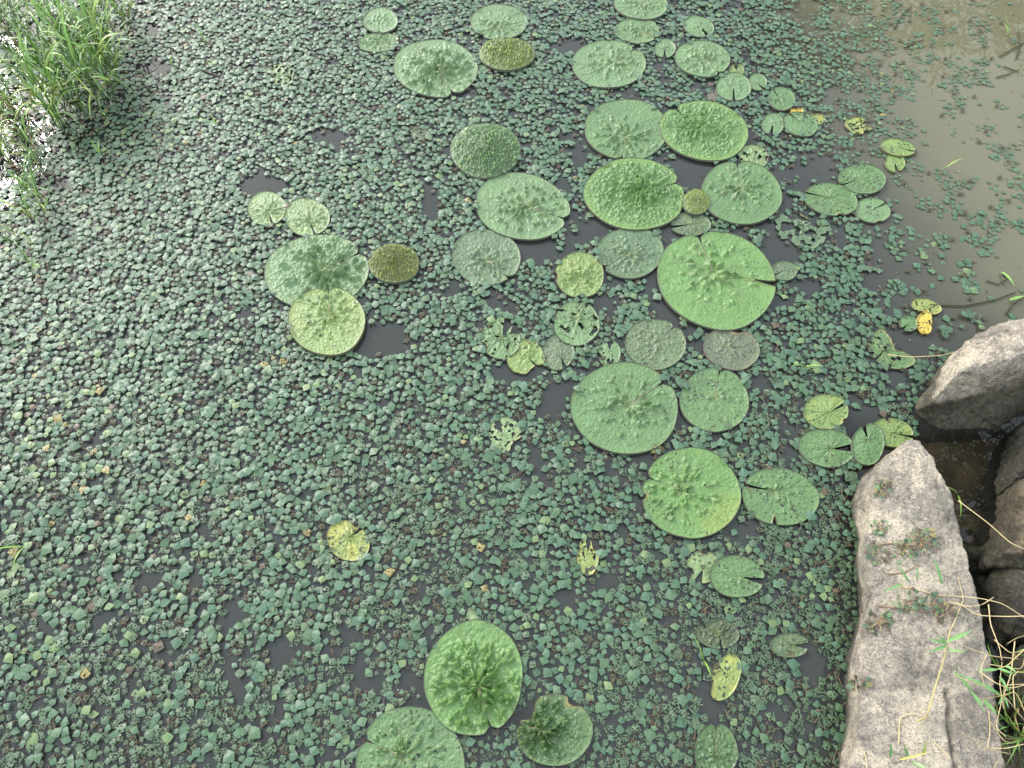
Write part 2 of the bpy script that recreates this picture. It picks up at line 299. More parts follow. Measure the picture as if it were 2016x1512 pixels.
# cx, cy, width, height, tilt (deg), vein centre, notch point, style, notch, colour, dots, level, {bites, holes}, label
# style: s smooth with rows of bumps, q quilted, b blistered all over, c crumpled young leaf, f flat
PADS = [
 (749,42,68,50,0, 746,43, 746,66, 's','line','l',.10,2,{}, 'small round pale pad touching a frilled one below, beside the largest far pad'),
 (746,85,83,38,-4, 746,83, 786,82, 'q','line','l',.16,1,{'ruf':.06}, 'flattened frilled pad half under the small round one at the far side'),
 (982,45,112,70,0, 978,52, 948,72, 's','line','l',.14,1,{}, 'pale pad at the far side with a small olive crumpled pad tucked below'),
 (998,108,110,64,0, 996,106, 998,70, 'c',None,'yo',.0,3,{}, 'yellow-green crumpled young pad below a pale smooth pad at the far side'),
 (858,136,166,113,4, 863,142, 889,181, 'q','line','l',.14,1,{'amp':1.3}, 'largest of the far pads, pale green with ridged centre and notch at lower edge'),
 (1262,10,106,60,4, 1266,7, 1290,-18, 's','line','l',.12,2,{}, 'pad cut by the top edge of the picture, overlapping the pad below it'),
 (1254,62,90,50,3, 1256,62, 1286,75, 's','line','l',.14,1,{'ruf':.05}, 'wavy-edged pale pad directly below the one cut by the top edge'),
 (1309,97,41,38,0, 1309,96, 1308,116, 's','open14','l',.16,1,{}, 'tiny notched pad squeezed between larger pads near the top edge'),
 (1198,128,146,94,0, 1206,124, 1248,99, 's','line','l',.12,1,{}, 'wide pale oval pad with notch at upper right, standing apart from neighbours'),
 (956,298,138,108,0, 963,306, 985,349, 'c',None,'k',.0,3,{}, 'dark green crumpled young pad with a fuzzy look, on its own'),
 (1233,257,165,120,2, 1231,269, 1223,316, 's','line','g',.16,1,{}, 'smooth mid-green pad overlapped on its right by a blistered yellow-green pad'),
 (1386,259,176,116,9, 1377,255, 1328,214, 'b','line','b',.06,2,{}, 'bright blistered oval pad overlapping the smooth pad on its left'),
 (1249,384,198,141,4, 1263,379, 1340,360, 'b','line','b',.06,2,{'amp':1.15}, 'widest blistered bright pad, pushed against the smooth pad above it'),
 (1459,381,160,124,8, 1458,371, 1450,320, 's','line','g',.14,2,{}, 'smooth round pad with pink seam at top below the blistered oval pad'),
 (1028,408,187,130,10, 1040,410, 1108,431, 's','line','l',.16,2,{'amp':1.25}, 'large light green pad with spiky centre below the dark crumpled young pad'),
 (957,508,136,109,8, 960,514, 1000,547, 's','line','d',.24,1,{}, 'greyish green pad with black spots near its top, below a spiky lighter pad'),
 (1240,499,133,100,-4, 1236,502, 1190,526, 's','line','d',.22,1,{}, 'greyish green pad touching the lower edge of the widest blistered pad'),
 (1410,553,236,190,16, 1403,537, 1374,462, 's','line','b',.17,2,{'bites':[(-14,2.2,.34)],'amp':.9,'nb':.8}, 'largest pad of all, bright green with brown-edged tear on its right side'),
 (1141,543,96,90,6, 1141,547, 1141,590, 'q','line','y',.20,1,{'bites':[(175,10,.1)]}, 'small yellowish pad chewed at its left edge, above a rounder grey-green one'),
 (1135,638,90,88,0, 1137,628, 1141,594, 's','line','l',.20,1,{'holes':.10}, 'small round grey-green pad with black holes near its top notch'),
 (1099,695,62,72,18, 1104,702, 1113,730, 'f','open16','m',.30,0,{}, 'dull brownish green oval pad with notch at lower right, lined with pinholes'),
 (1199,697,45,54,0, 1200,694, 1200,668, 'f','open26','l',.34,0,{'bites':[(200,14,.25)],'holes':.16}, 'tiny heart-shaped pad with chewed holes beside the big lower pad'),
 (1290,679,120,100,4, 1293,676, 1326,645, 's','line','m',.27,1,{'amp':.7}, 'dull green round pad dotted with dark spots above the big notched pad'),
 (1440,688,111,82,10, 1434,684, 1392,670, 's',None,'br',.24,1,{'bites':[(62,16,.22)],'amp':.6}, 'brownish faded pad with a dark bite out of its top edge'),
 (1230,805,211,180,6, 1240,799, 1301,757, 's','line','g',.18,2,{'amp':1.1,'nb':.7}, 'big dark green pad with a deep notch at upper right and tall central ridges'),
 (1406,789,136,126,4, 1408,783, 1416,732, 's','line','g',.24,1,{'amp':.6,'nb':.5}, 'round flat green pad with a notch at the top, right of the big notched pad'),
 (1360,972,194,178,8, 1342,965, 1266,938, 's','line','b',.20,2,{'amp':1.1,'bites':[(190,4,.1)]}, 'big bright pad with glossy central ridges and yellowing lower right rim'),
 (1535,979,153,112,10, 1522,967, 1462,955, 's','open8','g',.26,1,{'amp':.8,'nb':.6,'bites':[(262,3,.22)]}, 'green oval pad with a pointed left end, right of the bright ridged pad'),
 (1625,812,88,69,0, 1630,814, 1664,795, 'f','open9','y',.24,1,{'bites':[(330,8,.12)]}, 'light yellow-green pad nicked at its right edge near the boulder'),
 (1627,883,112,75,8, 1634,885, 1685,882, 'f','open22','g',.30,1,{}, 'green oval pad with a wide open notch facing a heart-shaped pad'),
 (1708,876,64,84,10, 1707,868, 1698,832, 'f','open16','g',.20,2,{}, 'upright heart-shaped green pad between an open-notched pad and the slab tip'),
 (1755,853,86,56,12, 1758,854, 1800,862, 'f','open10','y',.26,1,{'bites':[(100,7,.3)]}, 'torn yellow-green pad resting against the tip of the long slab'),
 (1760,686,104,82,18, 1738,694, 1719,712, 'f','open14','g',.34,0,{'bites':[(30,40,.62)],'holes':.15}, 'half-eaten green pad with a big missing corner, left of the boulder'),
 (1822,605,62,30,14, 1822,606, 1854,618, 'f',None,'yy',.30,0,{'bites':[(250,40,.35)],'holes':.1}, 'olive-yellow torn pad just above the bright yellow scrap'),
 (1824,636,40,44,0, 1818,636, 1805,636, 'f','open6','Y',.34,1,{'bites':[(350,55,.45)],'holes':.1}, 'bright yellow eaten scrap of pad floating near the boulder'),
 (1788,638,37,31,20, 1786,640, 1772,652, 'f','open20','g',.28,1,{}, 'tiny green heart-shaped pad next to the bright yellow scrap'),
 (1542,535,54,38,0, 1542,534, 1516,546, 'f','open9','m',.24,1,{}, 'small dull brown-green pad beside the torn edge of the largest pad'),
 (1576,453,106,72,14, 1580,447, 1560,424, 's','open8','d',.34,0,{'holes':.34,'bites':[(60,30,.35)],'ruf':.1}, 'tattered pad riddled with holes, right of the largest pad'),
 (1359,443,80,46,2, 1362,443, 1320,448, 'f','open10','m',.30,0,{}, 'dull greyish pad half under the blistered pad and above the largest pad'),
 (1370,399,54,50,0, 1371,398, 1386,376, 'c',None,'yo',.05,3,{}, 'very small crumpled young pad wedged between two large pads'),
 (1483,310,60,46,10, 1483,308, 1470,290, 'q',None,'p',.30,0,{'holes':.18,'ruf':.1}, 'pale ragged pad behind the smooth pad with the pink seam'),
 (1375,54,62,40,14, 1378,56, 1395,72, 's','open20','l',.14,1,{}, 'small pale pad with a sharp notch at lower right near the top edge'),
 (1383,117,109,71,6, 1387,118, 1416,146, 'q','line','l',.14,2,{}, 'pale quilted pad with lower right notch, above two small heart pads'),
 (1450,140,29,27,0, 1450,142, 1448,126, 'f','open26','y',.26,0,{}, 'tiny yellow-green heart-shaped pad in the chain of small far pads'),
 (1444,173,69,56,0, 1444,170, 1444,201, 's','open8','l',.18,1,{}, 'small round pad with bottom notch next to a tiny brown pad'),
 (1404,190,26,26,0, 1405,190, 1404,176, 'f','open12','bw',.15,0,{}, 'tiny brown dying pad beside a small round green one'),
 (1491,163,37,33,20, 1491,165, 1507,180, 'f','open18','l',.22,0,{}, 'tiny pale pad second in the chain running down from the far pads'),
 (1538,196,54,45,16, 1535,195, 1520,175, 's','open8','g',.24,1,{}, 'small oval green pad in the chain, with its notch at upper left'),
 (1521,246,44,43,-8, 1521,244, 1517,267, 'f','open14','l',.24,1,{}, 'small fan-shaped pad with bottom notch left of a spotted pad'),
 (1575,246,70,47,14, 1576,241, 1550,224, 'f','open7','g',.36,1,{}, 'spotted green oval pad with yellow scraps at its upper edge'),
 (1609,234,31,27,20, 1608,234, 1595,224, 'f',None,'yy',.36,0,{'bites':[(80,40,.4)],'holes':.14}, 'small yellowing scrap of pad right of the spotted pad'),
 (1568,220,26,14,0, 1568,220, 1568,214, 'f',None,'Y',.36,0,{'bites':[(90,40,.5)],'holes':.14}, 'narrow yellow scrap sticking out above the spotted pad'),
 (1690,249,54,33,8, 1690,249, 1712,238, 'f','open18','yy',.40,0,{'bites':[(10,22,.5),(300,18,.3)],'holes':.16,'ruf':.1}, 'ragged yellow-green pad alone among sparse rosettes at far right'),
 (1767,292,70,33,10, 1765,291, 1803,300, 'f','open7','y',.30,1,{}, 'pointed yellow-green pad overlapping a smaller one, in the silty water'),
 (1761,322,40,37,20, 1759,320, 1768,342, 'f','open18','y',.30,0,{}, 'small notched yellow-green pad below the pointed one in silty water'),
 (1697,354,94,59,4, 1692,355, 1650,366, 's','open6','g',.28,1,{'amp':.5}, 'green oval pad, uppermost of three clustered at the right'),
 (1635,394,107,63,10, 1632,391, 1582,380, 'f','open7','g',.32,1,{'bites':[(285,7,.1)]}, 'wide green pad with a chewed lower edge, leftmost of three clustered at the right'),
 (1717,416,70,49,6, 1717,415, 1747,399, 'f','open8','l',.28,0,{'bites':[(280,10,.12)]}, 'smallest of the three clustered pads at the right, ragged at its lower rim'),
 (526,412,76,67,0, 528,417, 538,446, 's','open9','p',.14,1,{}, 'pale notched pad, leftmost of two just above the big ridged pair'),
 (605,429,90,74,10, 610,434, 621,466, 's','open7','p',.16,1,{}, 'pale notched pad, nearer of two above the big ridged pair'),
 (624,537,206,147,-6, 637,532, 712,498, 'q','line','l',.14,1,{'amp':1.35}, 'big pale ridged pad lying under a smoother yellow-green one'),
 (644,633,152,134,4, 648,622, 647,567, 's','line','y',.22,4,{'amp':.8}, 'yellow-green pad with pink seam overlapping the big pale ridged pad'),
 (776,520,100,77,0, 776,521, 815,490, 'c',None,'o',.0,3,{'amp':1.2}, 'olive prickly young pad right of the big pale ridged pad'),
 (986,667,78,82,10, 988,666, 1000,640, 's','open30','l',.24,1,{'holes':.14,'bites':[(35,18,.45),(210,14,.2)]}, 'chewed pale pad torn into lobes, lying on a rough yellowish one'),
 (1034,703,74,70,12, 1036,702, 1060,725, 'q','open8','y',.24,0,{'bites':[(300,24,.25)],'ruf':.08}, 'rough yellowish pad under the chewed lobed pad'),
 (994,857,64,72,-8, 990,858, 976,824, 'f','open24','p',.40,0,{'holes':.2,'bites':[(320,26,.3)]}, 'pale hole-riddled heart-shaped pad alone in the middle of the carpet'),
 (686,1066,90,74,38, 690,1058, 720,1034, 'f','open16','yy',.34,0,{'bites':[(75,16,.2)]}, 'yellow-green spotted pad with a browned tip, alone in the near left carpet'),
 (1157,1096,44,76,0, 1157,1092, 1158,1058, 'f','open20','yy',.40,0,{'holes':.16,'bites':[(50,24,.4),(150,12,.25)]}, 'narrow ragged yellow pad alone in the near middle carpet'),
 (933,1336,194,228,6, 942,1353, 966,1434, 'q','line','b',.12,3,{'amp':1.7,'nb':1.5}, 'big ridged bright pad with bottom notch, nearest whole pad to the viewer'),
 (808,1502,214,220,-6, 795,1489, 722,1458, 's','line','g',.24,2,{'amp':1.1}, 'dark smooth pad cut by the bottom edge, under the ridged bright pad'),
 (1091,1438,150,142,0, 1064,1438, 1018,1425, 'q','line','k',.10,2,{'amp':1.8,'bites':[(128,26,.38),(38,8,.12)],'nb':1.4}, 'dark glossy crumpled pad with a bitten upper left side'),
 (1450,1136,108,82,8, 1456,1136, 1506,1146, 's','open17','g',.26,2,{'amp':.6,'nb':.4}, 'green pad with a wedge notch at right overlapping a pale torn one'),
 (1383,1117,66,66,20, 1384,1120, 1372,1150, 'f','open30','p',.34,0,{'bites':[(190,16,.35),(80,12,.2)]}, 'pale torn pad tucked behind the green wedge-notched pad'),
 (1412,1249,86,57,4, 1414,1247, 1420,1278, 'q','open9','sub',.30,0,{'bites':[(150,6,.3)]}, 'dark sunken green pad split at its lower edge among rosettes'),
 (1553,1271,76,49,0, 1560,1271, 1596,1272, 'f','open24','m',.26,0,{}, 'olive pad with a long wedge notch near the long slab'),
 (1427,1334,56,98,22, 1428,1328, 1402,1296, 'f','open10','yy',.34,0,{'bites':[(210,12,.2)]}, 'long narrow yellow-green pad with a bright yellow tip near the slab'),
 (1409,1480,84,112,0, 1410,1482, 1408,1424, 'q','line','k',.26,1,{'amp':.8}, 'dark oval veined pad cut by the bottom edge near the slab'),
 (10,110,56,28,0, 14,109, 34,106, 's','line','d',.20,0,{}, 'dull pad cut by the left edge beside the grass clump'),
 (556,151,46,44,10, 556,151, 570,132, 'q','open10','p',.40,0,{'holes':.32,'bites':[(200,20,.3)],'ruf':.15}, 'pale lacy decayed pad alone in the far left carpet'),
 (823,264,42,28,8, 823,264, 838,256, 'f',None,'sub',.34,0,{'holes':.2,'bites':[(200,20,.3)]}, 'dark reddish green sunken pad fragment in the far middle carpet'),
]

def vnoise(x, y, s, seed):
    return np.array([mnoise.noise(Vector((a * s + seed, b_ * s - seed, seed * .37))) for a, b_ in zip(x, y)])
PAD_POLYS = []
def make_pad(i, P):
    cx, cy, pw, ph, tilt, vx, vy, nx_, ny_, style, notch, ck, dots, level, ex, label = P
    rg = np.random.default_rng(500 + i)
    z0 = .004 + level * .0036
    t = np.linspace(0, 2 * math.pi, 220, endpoint=False)
    wob = 1 + .012 * np.sin(3 * t + i) + .008 * np.sin(5 * t + 2 * i)
    ex_, ey_ = pw / 2 * np.cos(t) * wob, ph / 2 * np.sin(t) * wob
    ct, st = math.cos(R(tilt)), math.sin(R(tilt))
    gp = ground(cx + ex_ * ct - ey_ * st, cy + ex_ * st + ey_ * ct, z0)
    C = ground(vx, vy, z0); N = ground(nx_, ny_, z0)
    PAD_POLYS.append((gp[:, 0], gp[:, 1]))
    rel = gp[:, :2] - C[:2]; a = np.arctan2(rel[:, 1], rel[:, 0]); r = np.hypot(rel[:, 0], rel[:, 1])
    o_ = np.argsort(a); a = a[o_]; r = r[o_]
    A = np.concatenate([a - 2 * math.pi, a, a + 2 * math.pi]); RR = np.concatenate([r, r, r])
    Rm = r.mean(); tn = math.atan2(N[1] - C[1], N[0] - C[0])
    big = pw > 140; midp = pw > 75
    NA, NR = (270, 62) if big else ((150, 36) if midp else (72, 18))
    u = np.linspace(0, 1, NA); tt = np.linspace(0, 1, NR + 1)[1:] ** .9
    U, T = np.meshgrid(u, tt)
    if notch is None: gap = np.zeros_like(T)
    elif notch == 'line': gap = .012 + .05 * smooth(T, .78, 1.0)
    else: gap = R(float(notch[4:])) * smooth(T, .02, .3)
    TH = tn + gap / 2 + U * (2 * math.pi - gap)
    thm = np.mod(TH + math.pi, 2 * math.pi) - math.pi
    RO = np.interp(thm, A, RR)
    if notch is not None:    # the lobes beside the notch are rounded off
        e = np.minimum(U, 1 - U) * 2 * math.pi
        RO = RO * (1 - (.11 if notch == 'line' else .05) * np.exp(-(e / (.10 if notch == 'line' else .05)) ** 2))
    rag = ex.get('ruf', 0.0)
    fr = np.array([mnoise.fractal(Vector((math.cos(q) * 3.1 + i, math.sin(q) * 3.1, i * .7)), 1.0, 2.1, 5) for q in TH[-1]])
    RO = RO * (1 + (rag + .006) * fr)[None, :]
    for (ba, bw, bd) in ex.get('bites', []):
        dd = np.mod(TH - R(ba) + math.pi, 2 * math.pi) - math.pi
        RO = RO * (1 - bd * np.exp(-(dd / R(bw)) ** 4) * (1 + .25 * fr[None, :]))
    Xp, Yp = RO * T * np.cos(TH), RO * T * np.sin(TH)
    x, y, tq, th = Xp.ravel(), Yp.ravel(), T.ravel(), TH.ravel()
    # ---- relief
    amp = 1.6 * ex.get('amp', 1.0) * Rm / .2
    h = np.zeros_like(x); nveins = 11
    wx, wy = vnoise(x / Rm, y / Rm, 14, i + .3), vnoise(x / Rm, y / Rm, 14, i + 7.7); xw, yw = x + wx * .022 * Rm, y + wy * .022 * Rm
    if style in 'sqb':
        nb = int({'s': 85, 'q': 85, 'b': 150}[style] * ex.get('nb', 1.0) * (1 if big else .7))
        for k in range(nb):
            rr = (.06 + (.68 if style == 's' else .82) * rg.uniform(0, 1) ** .65)
            row = tn + 2 * math.pi * (rg.integers(0, nveins) + .5 + rg.normal(0, .2)) / nveins
            bx_, by_ = rr * math.cos(row), rr * math.sin(row)
            dxr = (xw / Rm - bx_) * math.cos(row) + (yw / Rm - by_) * math.sin(row)
            dtr = -(xw / Rm - bx_) * math.sin(row) + (yw / Rm - by_) * math.cos(row)
            gk = (1 if big else 1.3) * (1.5 if style == 'q' else 1.1) * (1.25 if rr < .35 else .9); s1 = rg.uniform(.020, .05) * gk; s2 = rg.uniform(.015, .032) * gk
            q = np.sqrt((dxr / s1) ** 2 + (dtr / s2) ** 2)
            h = np.maximum(h, amp * (1.3 if style == 'q' else .9) * rg.uniform(.006, .019) * (1.05 - .8 * rr) * np.clip(1.1 - q * .58, 0, 1))
    if style in 'qbcs':
        cell = {'q': .105, 'b': .07, 'c': .058, 's': .13}[style] * (1 if big else 1.2)
        m = int(1.2 * math.pi / cell ** 2); sr = np.sqrt(rg.uniform(0, 1, m)) * 1.1; sa = rg.uniform(0, 2 * math.pi, m)
        S = np.stack([sr * np.cos(sa), sr * np.sin(sa)], 1)
        Q = np.stack([x / Rm, y / Rm], 1); d1 = np.empty(len(x)); d2 = np.empty(len(x))
        for s0 in range(0, len(x), 1500):
            D = np.sqrt(((Q[s0:s0 + 1500, None, :] - S[None]) ** 2).sum(-1)); D.partition(1, axis=1)
            d1[s0:s0 + 1500] = D[:, 0]; d2[s0:s0 + 1500] = D[:, 1]
        puff = np.clip((d2 - d1) / cell, 0, 1)
        fall = {'q': 1.1 - .75 * tq, 'b': 1.15 - .7 * tq, 'c': 1.0 + 0 * tq, 's': .5 + 0 * tq}[style]
        h += amp * {'q': .0055, 'b': .0105, 'c': .018, 's': .003}[style] * puff ** .8 * fall
    if style == 'f':
        h += amp * .004 * (1 + vnoise(x / Rm, y / Rm, 3.0, i * 1.3)) * (1 - tq)
        h += amp * .004 * np.abs(np.cos((th - tn) * nveins / 2)) * (1 - tq) * 1.2
    if style == 'c': h += amp * .02 * (1 - tq ** 2)
    h *= np.clip(1.08 - tq ** 10, 0, 1)
    h -= amp * .006 * np.exp(-(tq / .05) ** 2)
    h += .002 * (1 + vnoise(x / Rm, y / Rm, 1.6, i)) + .004 * tq ** 14 + rag * .08 * Rm * np.repeat(fr[None, :], NR, 0).ravel() * tq ** 2
    # ---- colour
    base = np.array(GRN[ck]); n1 = vnoise(x, y, 9, i * 2.1)
    c = base[None, :] * (1 + .16 * n1)[:, None]
    rim = smooth(tq, .80, .99)[:, None]
    c = c * (1 - .15 * rim) + np.array([.12, .18, .045]) * .15 * rim if style != 'c' else c
    if style == 'b': c = c * (1 - .25 * rim) + np.array([.15, .22, .03]) * .25 * rim
    if style == 'c':
        tip = np.clip((puff - .35) / .5, 0, 1)[:, None]  # paler on the raised puffs than in the creases
        c = c * (1 - tip) + (np.array([.26, .31, .045]) if ck != 'k' else np.array([.17, .30, .08])) * tip
    if ck in ('y', 'yy', 'Y', 'p'):
        yel = smooth(vnoise(x / Rm, y / Rm, 1.6, i * 3.3) + (tq - .6) * .8, .05, .5)[:, None]
        ya = {'Y': .6, 'yy': .34}.get(ck, .1); c = c * (1 - ya * yel) + np.array([.40, .33, .05]) * ya * yel
    if label.startswith('big bright pad with glossy'):
        yel = (smooth(np.cos(th - R(-38)), .75, .95) * smooth(tq, .45, .8))[:, None]; c = c * (1 - .5 * yel) + np.array([.17, .22, .035]) * .5 * yel
    if 'tear' in label or 'brown-edged' in label or ex.get('bites'):
        for (ba, bw, bd) in ex.get('bites', []):
            dd = np.abs(np.mod(th - R(ba) + math.pi, 2 * math.pi) - math.pi)
            q = (np.exp(-(dd / R(bw * 1.5)) ** 2) * smooth(tq, .82, 1.0))[:, None] * .7
            c = c * (1 - q) + np.array([.26, .17, .04]) * q
    al = np.full(len(x), dots)
    colr = np.column_stack([c, al])
    V = np.column_stack([x, y, h]); V = np.vstack([[0, 0, h[:NA].mean() * .6], V]); colr = np.vstack([[.22, .19, .09, 0], colr])
    loc2 = np.column_stack([V[:, 0] + i * 3.17, V[:, 1] + i * 1.9])
    F = [(0, 1 + k, 2 + k) for k in range(NA - 1)]
    for j in range(NR - 1):
        b0 = 1 + j * NA
        F += [(b0 + k, b0 + NA + k, b0 + NA + k + 1, b0 + k + 1) for k in range(NA - 1)]
    hol = ex.get('holes', 0)
    if hol:
        hn = vnoise(V[:, 0] / Rm, V[:, 1] / Rm, 4.5, i * 5.1 + 2)
        thr = np.quantile(hn, 1 - hol)
        F = [f for f in F if hn[list(f)].mean() < thr or f[0] < NA * 3]
    me = mesh('lily_pad', V, F, [M_PAD], True, None, colr, loc2)
    o = obj('lily_pad', me, loc=C); tag(o, label, 'lily pad', 'prickly lily pads on the pond')
    # ---- the raised rim
    E = V[1 + (NR - 1) * NA:]; dirn = E[:, :2] / (np.linalg.norm(E[:, :2], axis=1)[:, None] + 1e-9)
    wr = .0008 + .003 * Rm
    V2 = np.concatenate([np.column_stack([E[:, :2] - dirn * wr, E[:, 2] + .0006]), np.column_stack([E[:, :2] + dirn * wr * .5, E[:, 2] + .0016]),
                         np.column_stack([E[:, :2] + dirn * wr * .4, E[:, 2] * 0 - z0 * .5])])
    F2 = [(k + l * NA, k + 1 + l * NA, k + 1 + (l + 1) * NA, k + (l + 1) * NA) for l in range(2) for k in range(NA - 1)]
    if hol: F2 = [f for f in F2 if hn[1 + (NR - 1) * NA + f[0] % NA] < thr]
    rc = {'br': (.10, .07, .06, 1), 'y': (.07, .07, .03, 1), 'Y': (.5, .33, .04, 1)}.get(ck, (.05, .055, .035, 1))
    obj('rim', mesh('rim', V2, F2, [M_VEIN], True, None, np.tile(rc, (len(V2), 1)), None), o)
    # ---- the vein network: main ribs from the stalk that fork once
    if midp and style in 'sqf' and hol < .2:
        mb = MB(); H = V[1:, 2].reshape(NR, NA)
        def rib(u0, u1, t0, t1, wd, cc):
            n = 16; tq_ = np.linspace(t0, t1, n); uu = u0 + (u1 - u0) * ((tq_ - t0) / (t1 - t0 + 1e-9)) ** .8
            jj = np.clip(np.searchsorted(tt, tq_), 0, NR - 1); kk = np.clip((uu * (NA - 1)).round().astype(int), 0, NA - 1)
            cen = np.column_stack([Xp[jj, kk], Yp[jj, kk]])
            d = np.gradient(cen, axis=0); d /= np.linalg.norm(d, axis=1)[:, None] + 1e-9; s_ = np.column_stack([-d[:, 1], d[:, 0]])
            wv_ = np.linspace(wd, wd * .35, n)[:, None]
            top = H[jj, kk] + .0009
            VV = np.concatenate([np.column_stack([cen - s_ * wv_, top - .002]), np.column_stack([cen, top + .0006]), np.column_stack([cen + s_ * wv_, top - .002])])
            mb.add(VV, [(k + l * n, k + 1 + l * n, k + 1 + (l + 1) * n, k + (l + 1) * n) for l in range(2) for k in range(n - 1)], 0, cc)
        vc = (.20, .25, .09, 1) if ck != 'k' else (.13, .17, .06, 1); pk = (.27, .20, .14, 1)
        for k in range(nveins):
            u0 = (k + .5 + rg.normal(0, .12)) / nveins; tf = rg.uniform(.38, .6)
            rib(u0, u0 + rg.normal(0, .01), .03, tf, Rm * .011, vc)
            for s_ in (-1, 1): rib(u0, np.clip(u0 + s_ * rg.uniform(.014, .034), .01, .99), tf, rg.uniform(.82, .95), Rm * .007, vc)
        if notch == 'line':
            rib(.004, .004, .03, .93, Rm * .012, pk)
        obj('veins', mb.build('veins', [M_VEIN]), o)
    return o
for i, P in enumerate(PADS): make_pad(i, P)

# ------------------------------------------------------------------ water chestnut carpet
COVER = np.array([
 [.80,.72,.94,.97,.92,.88,.88,.85,.82,.80,.62,.22,.28],
 [.78,.80,.95,.94,.94,.94,.93,.85,.80,.86,.76,.30,.10],
 [.80,.92,.95,.92,.90,.86,.90,.74,.42,.76,.62,.24,.40],
 [.90,.94,.94,.94,.90,.90,.68,.62,.42,.66,.80,.42,.06],
 [.94,.94,.94,.94,.82,.88,.84,.74,.68,.88,.92,.50,.0],
 [.90,.90,.94,.94,.94,.90,.88,.70,.84,.88,.74,.22,.0],
 [.90,.90,.94,.94,.94,.94,.94,.90,.66,.80,.92,.5,.0],
 [.86,.90,.90,.90,.90,.90,.90,.90,.90,.90,.96,.5,.0],
 [.90,.90,.90,.84,.84,.76,.86,.90,.90,.80,.86,.4,.0],
 [.90,.90,.90,.90,.90,.86,.86,.90,.86,.86,.80,.3,.0]])
HOLES = [(640,268,36,15),(520,368,48,20),(1048,492,52,26),(1362,335,34,40),(750,672,58,36),(1532,498,42,36),(1325,600,34,30),(1120,92,38,14),(912,182,28,13),
 (1010,738,46,18),(1170,452,26,20),(300,1142,30,15),(205,1216,26,14),(1185,1150,34,16),(1695,828,34,28),(1602,1310,24,36),(1085,802,26,30),(705,1330,18,32),
 (690,1252,26,15),(880,300,16,12),(1140,310,16,20),(1385,640,20,14),(1545,895,20,16),(1475,1040,22,14),(300,60,16,10),(310,135,30,14),(850,400,16,40),(480,620,20,10),(1280,895,12,10)]
def cover(px, py):
    gx_ = np.clip(px / 168.0, 0, 11.999); gy_ = np.clip(py / 168.0, 0, 8.999)
    i0 = gx_.astype(int); j0 = gy_.astype(int); fx_ = gx_ - i0; fy_ = gy_ - j0
    c = (COVER[j0, i0] * (1 - fx_) + COVER[j0, i0 + 1] * fx_) * (1 - fy_) + (COVER[j0 + 1, i0] * (1 - fx_) + COVER[j0 + 1, i0 + 1] * fx_) * fy_
    for (hx, hy, hw, hh) in HOLES: c = np.where(((px - hx) / hw) ** 2 + ((py - hy) / hh) ** 2 < 1, -1, c)
    return c
def inside(px_, py_, poly):
    X_, Y_ = poly; n = len(X_); res = np.zeros(len(px_), bool); j = n - 1
    for i in range(n):
        cnd = ((Y_[i] > py_) != (Y_[j] > py_)) & (px_ < (X_[j] - X_[i]) * (py_ - Y_[i]) / (Y_[j] - Y_[i] + 1e-12) + X_[i]); res ^= cnd; j = i
    return res

SLAB_TOP = [(1790,866),(1758,893),(1735,915),(1722,962),(1712,1030),(1708,1100),(1714,1175),(1704,1232),(1690,1275),(1690,1330),(1694,1400),(1684,1462),(1672,1530),(1664,1640),
            (1850,1660),(1990,1640),(1982,1520),(1972,1420),(1958,1335),(1944,1262),(1926,1180),(1908,1110),(1890,1040),(1866,965),(1836,905),(1814,868)]
BOULDER_W = [(1800,806),(1822,770),(1846,722),(1896,680),(1960,650),(2040,640),(2150,680),(2170,760),(2080,800),(2016,806),(1960,846),(1900,850),(1850,846),(1822,832)]
def exclude_poly(pts, z):
    g = ground([p[0] for p in pts], [p[1] for p in pts], z); return g[:, 0], g[:, 1]
EXCL = [exclude_poly(SLAB_TOP, .1), exclude_poly(BOULDER_W, .03)]

# rosette centres
def darts(n, rad, x0, x1, y0, y1, pre=None):
    grid = {}; out = []; cs = rad
    def ok(x, y):
        a, c = int(x // cs), int(y // cs)
        for da in (-1, 0, 1):
            for dc in (-1, 0, 1):
                for (qx, qy) in grid.get((a + da, c + dc), ()):
                    if (qx - x) ** 2 + (qy - y) ** 2 < rad * rad: return False
        return True
    for q in (pre if pre is not None else ()):
        if ok(q[0], q[1]): grid.setdefault((int(q[0] // cs), int(q[1] // cs)), []).append((q[0], q[1])); out.append((q[0], q[1]))
    for x, y in zip(rng.uniform(x0, x1, n), rng.uniform(y0, y1, n)):
        if ok(x, y): grid.setdefault((int(x // cs), int(y // cs)), []).append((x, y)); out.append((x, y))
    return np.array(out)
X0, X1, Y0, Y1 = -3.3, 3.1, -.15, 4.35
cent = darts(12000, .086, X0, X1, Y0, Y1)
pre = []
for (cx_, cy_) in cent:
    ph0 = rng.uniform(0, 6.28)
    for k in range(3, 15):
        rr = .0138 * math.sqrt(k); a_ = ph0 + k * 2.39996; pre.append((cx_ + rr * math.cos(a_) , cy_ + rr * math.sin(a_)))
pre = np.array(pre); rng.shuffle(pre)
pts = darts(330000, .0181, X0, X1, Y0, Y1, pre)
px_, py_ = to_px(pts[:, 0], pts[:, 1])
keep = (px_ > -420) & (px_ < 2250) & (py_ > -170) & (py_ < 1700)
keep &= ~((pts[:, 0] > 1.22) & (pts[:, 1] < 1.22))
pts, px_, py_ = pts[keep], px_[keep], py_[keep]
cv = cover(np.clip(px_, 0, 2015), np.clip(py_, 0, 1511))
nzv = np.array([mnoise.fractal(Vector((a * 9.5, c * 9.5, 3.3)), .7, 2.0, 4) for a, c in pts]) + rng.normal(0, .12, len(pts))
rank = nzv.argsort().argsort() / len(nzv)
over_edge = np.zeros(len(pts), bool)
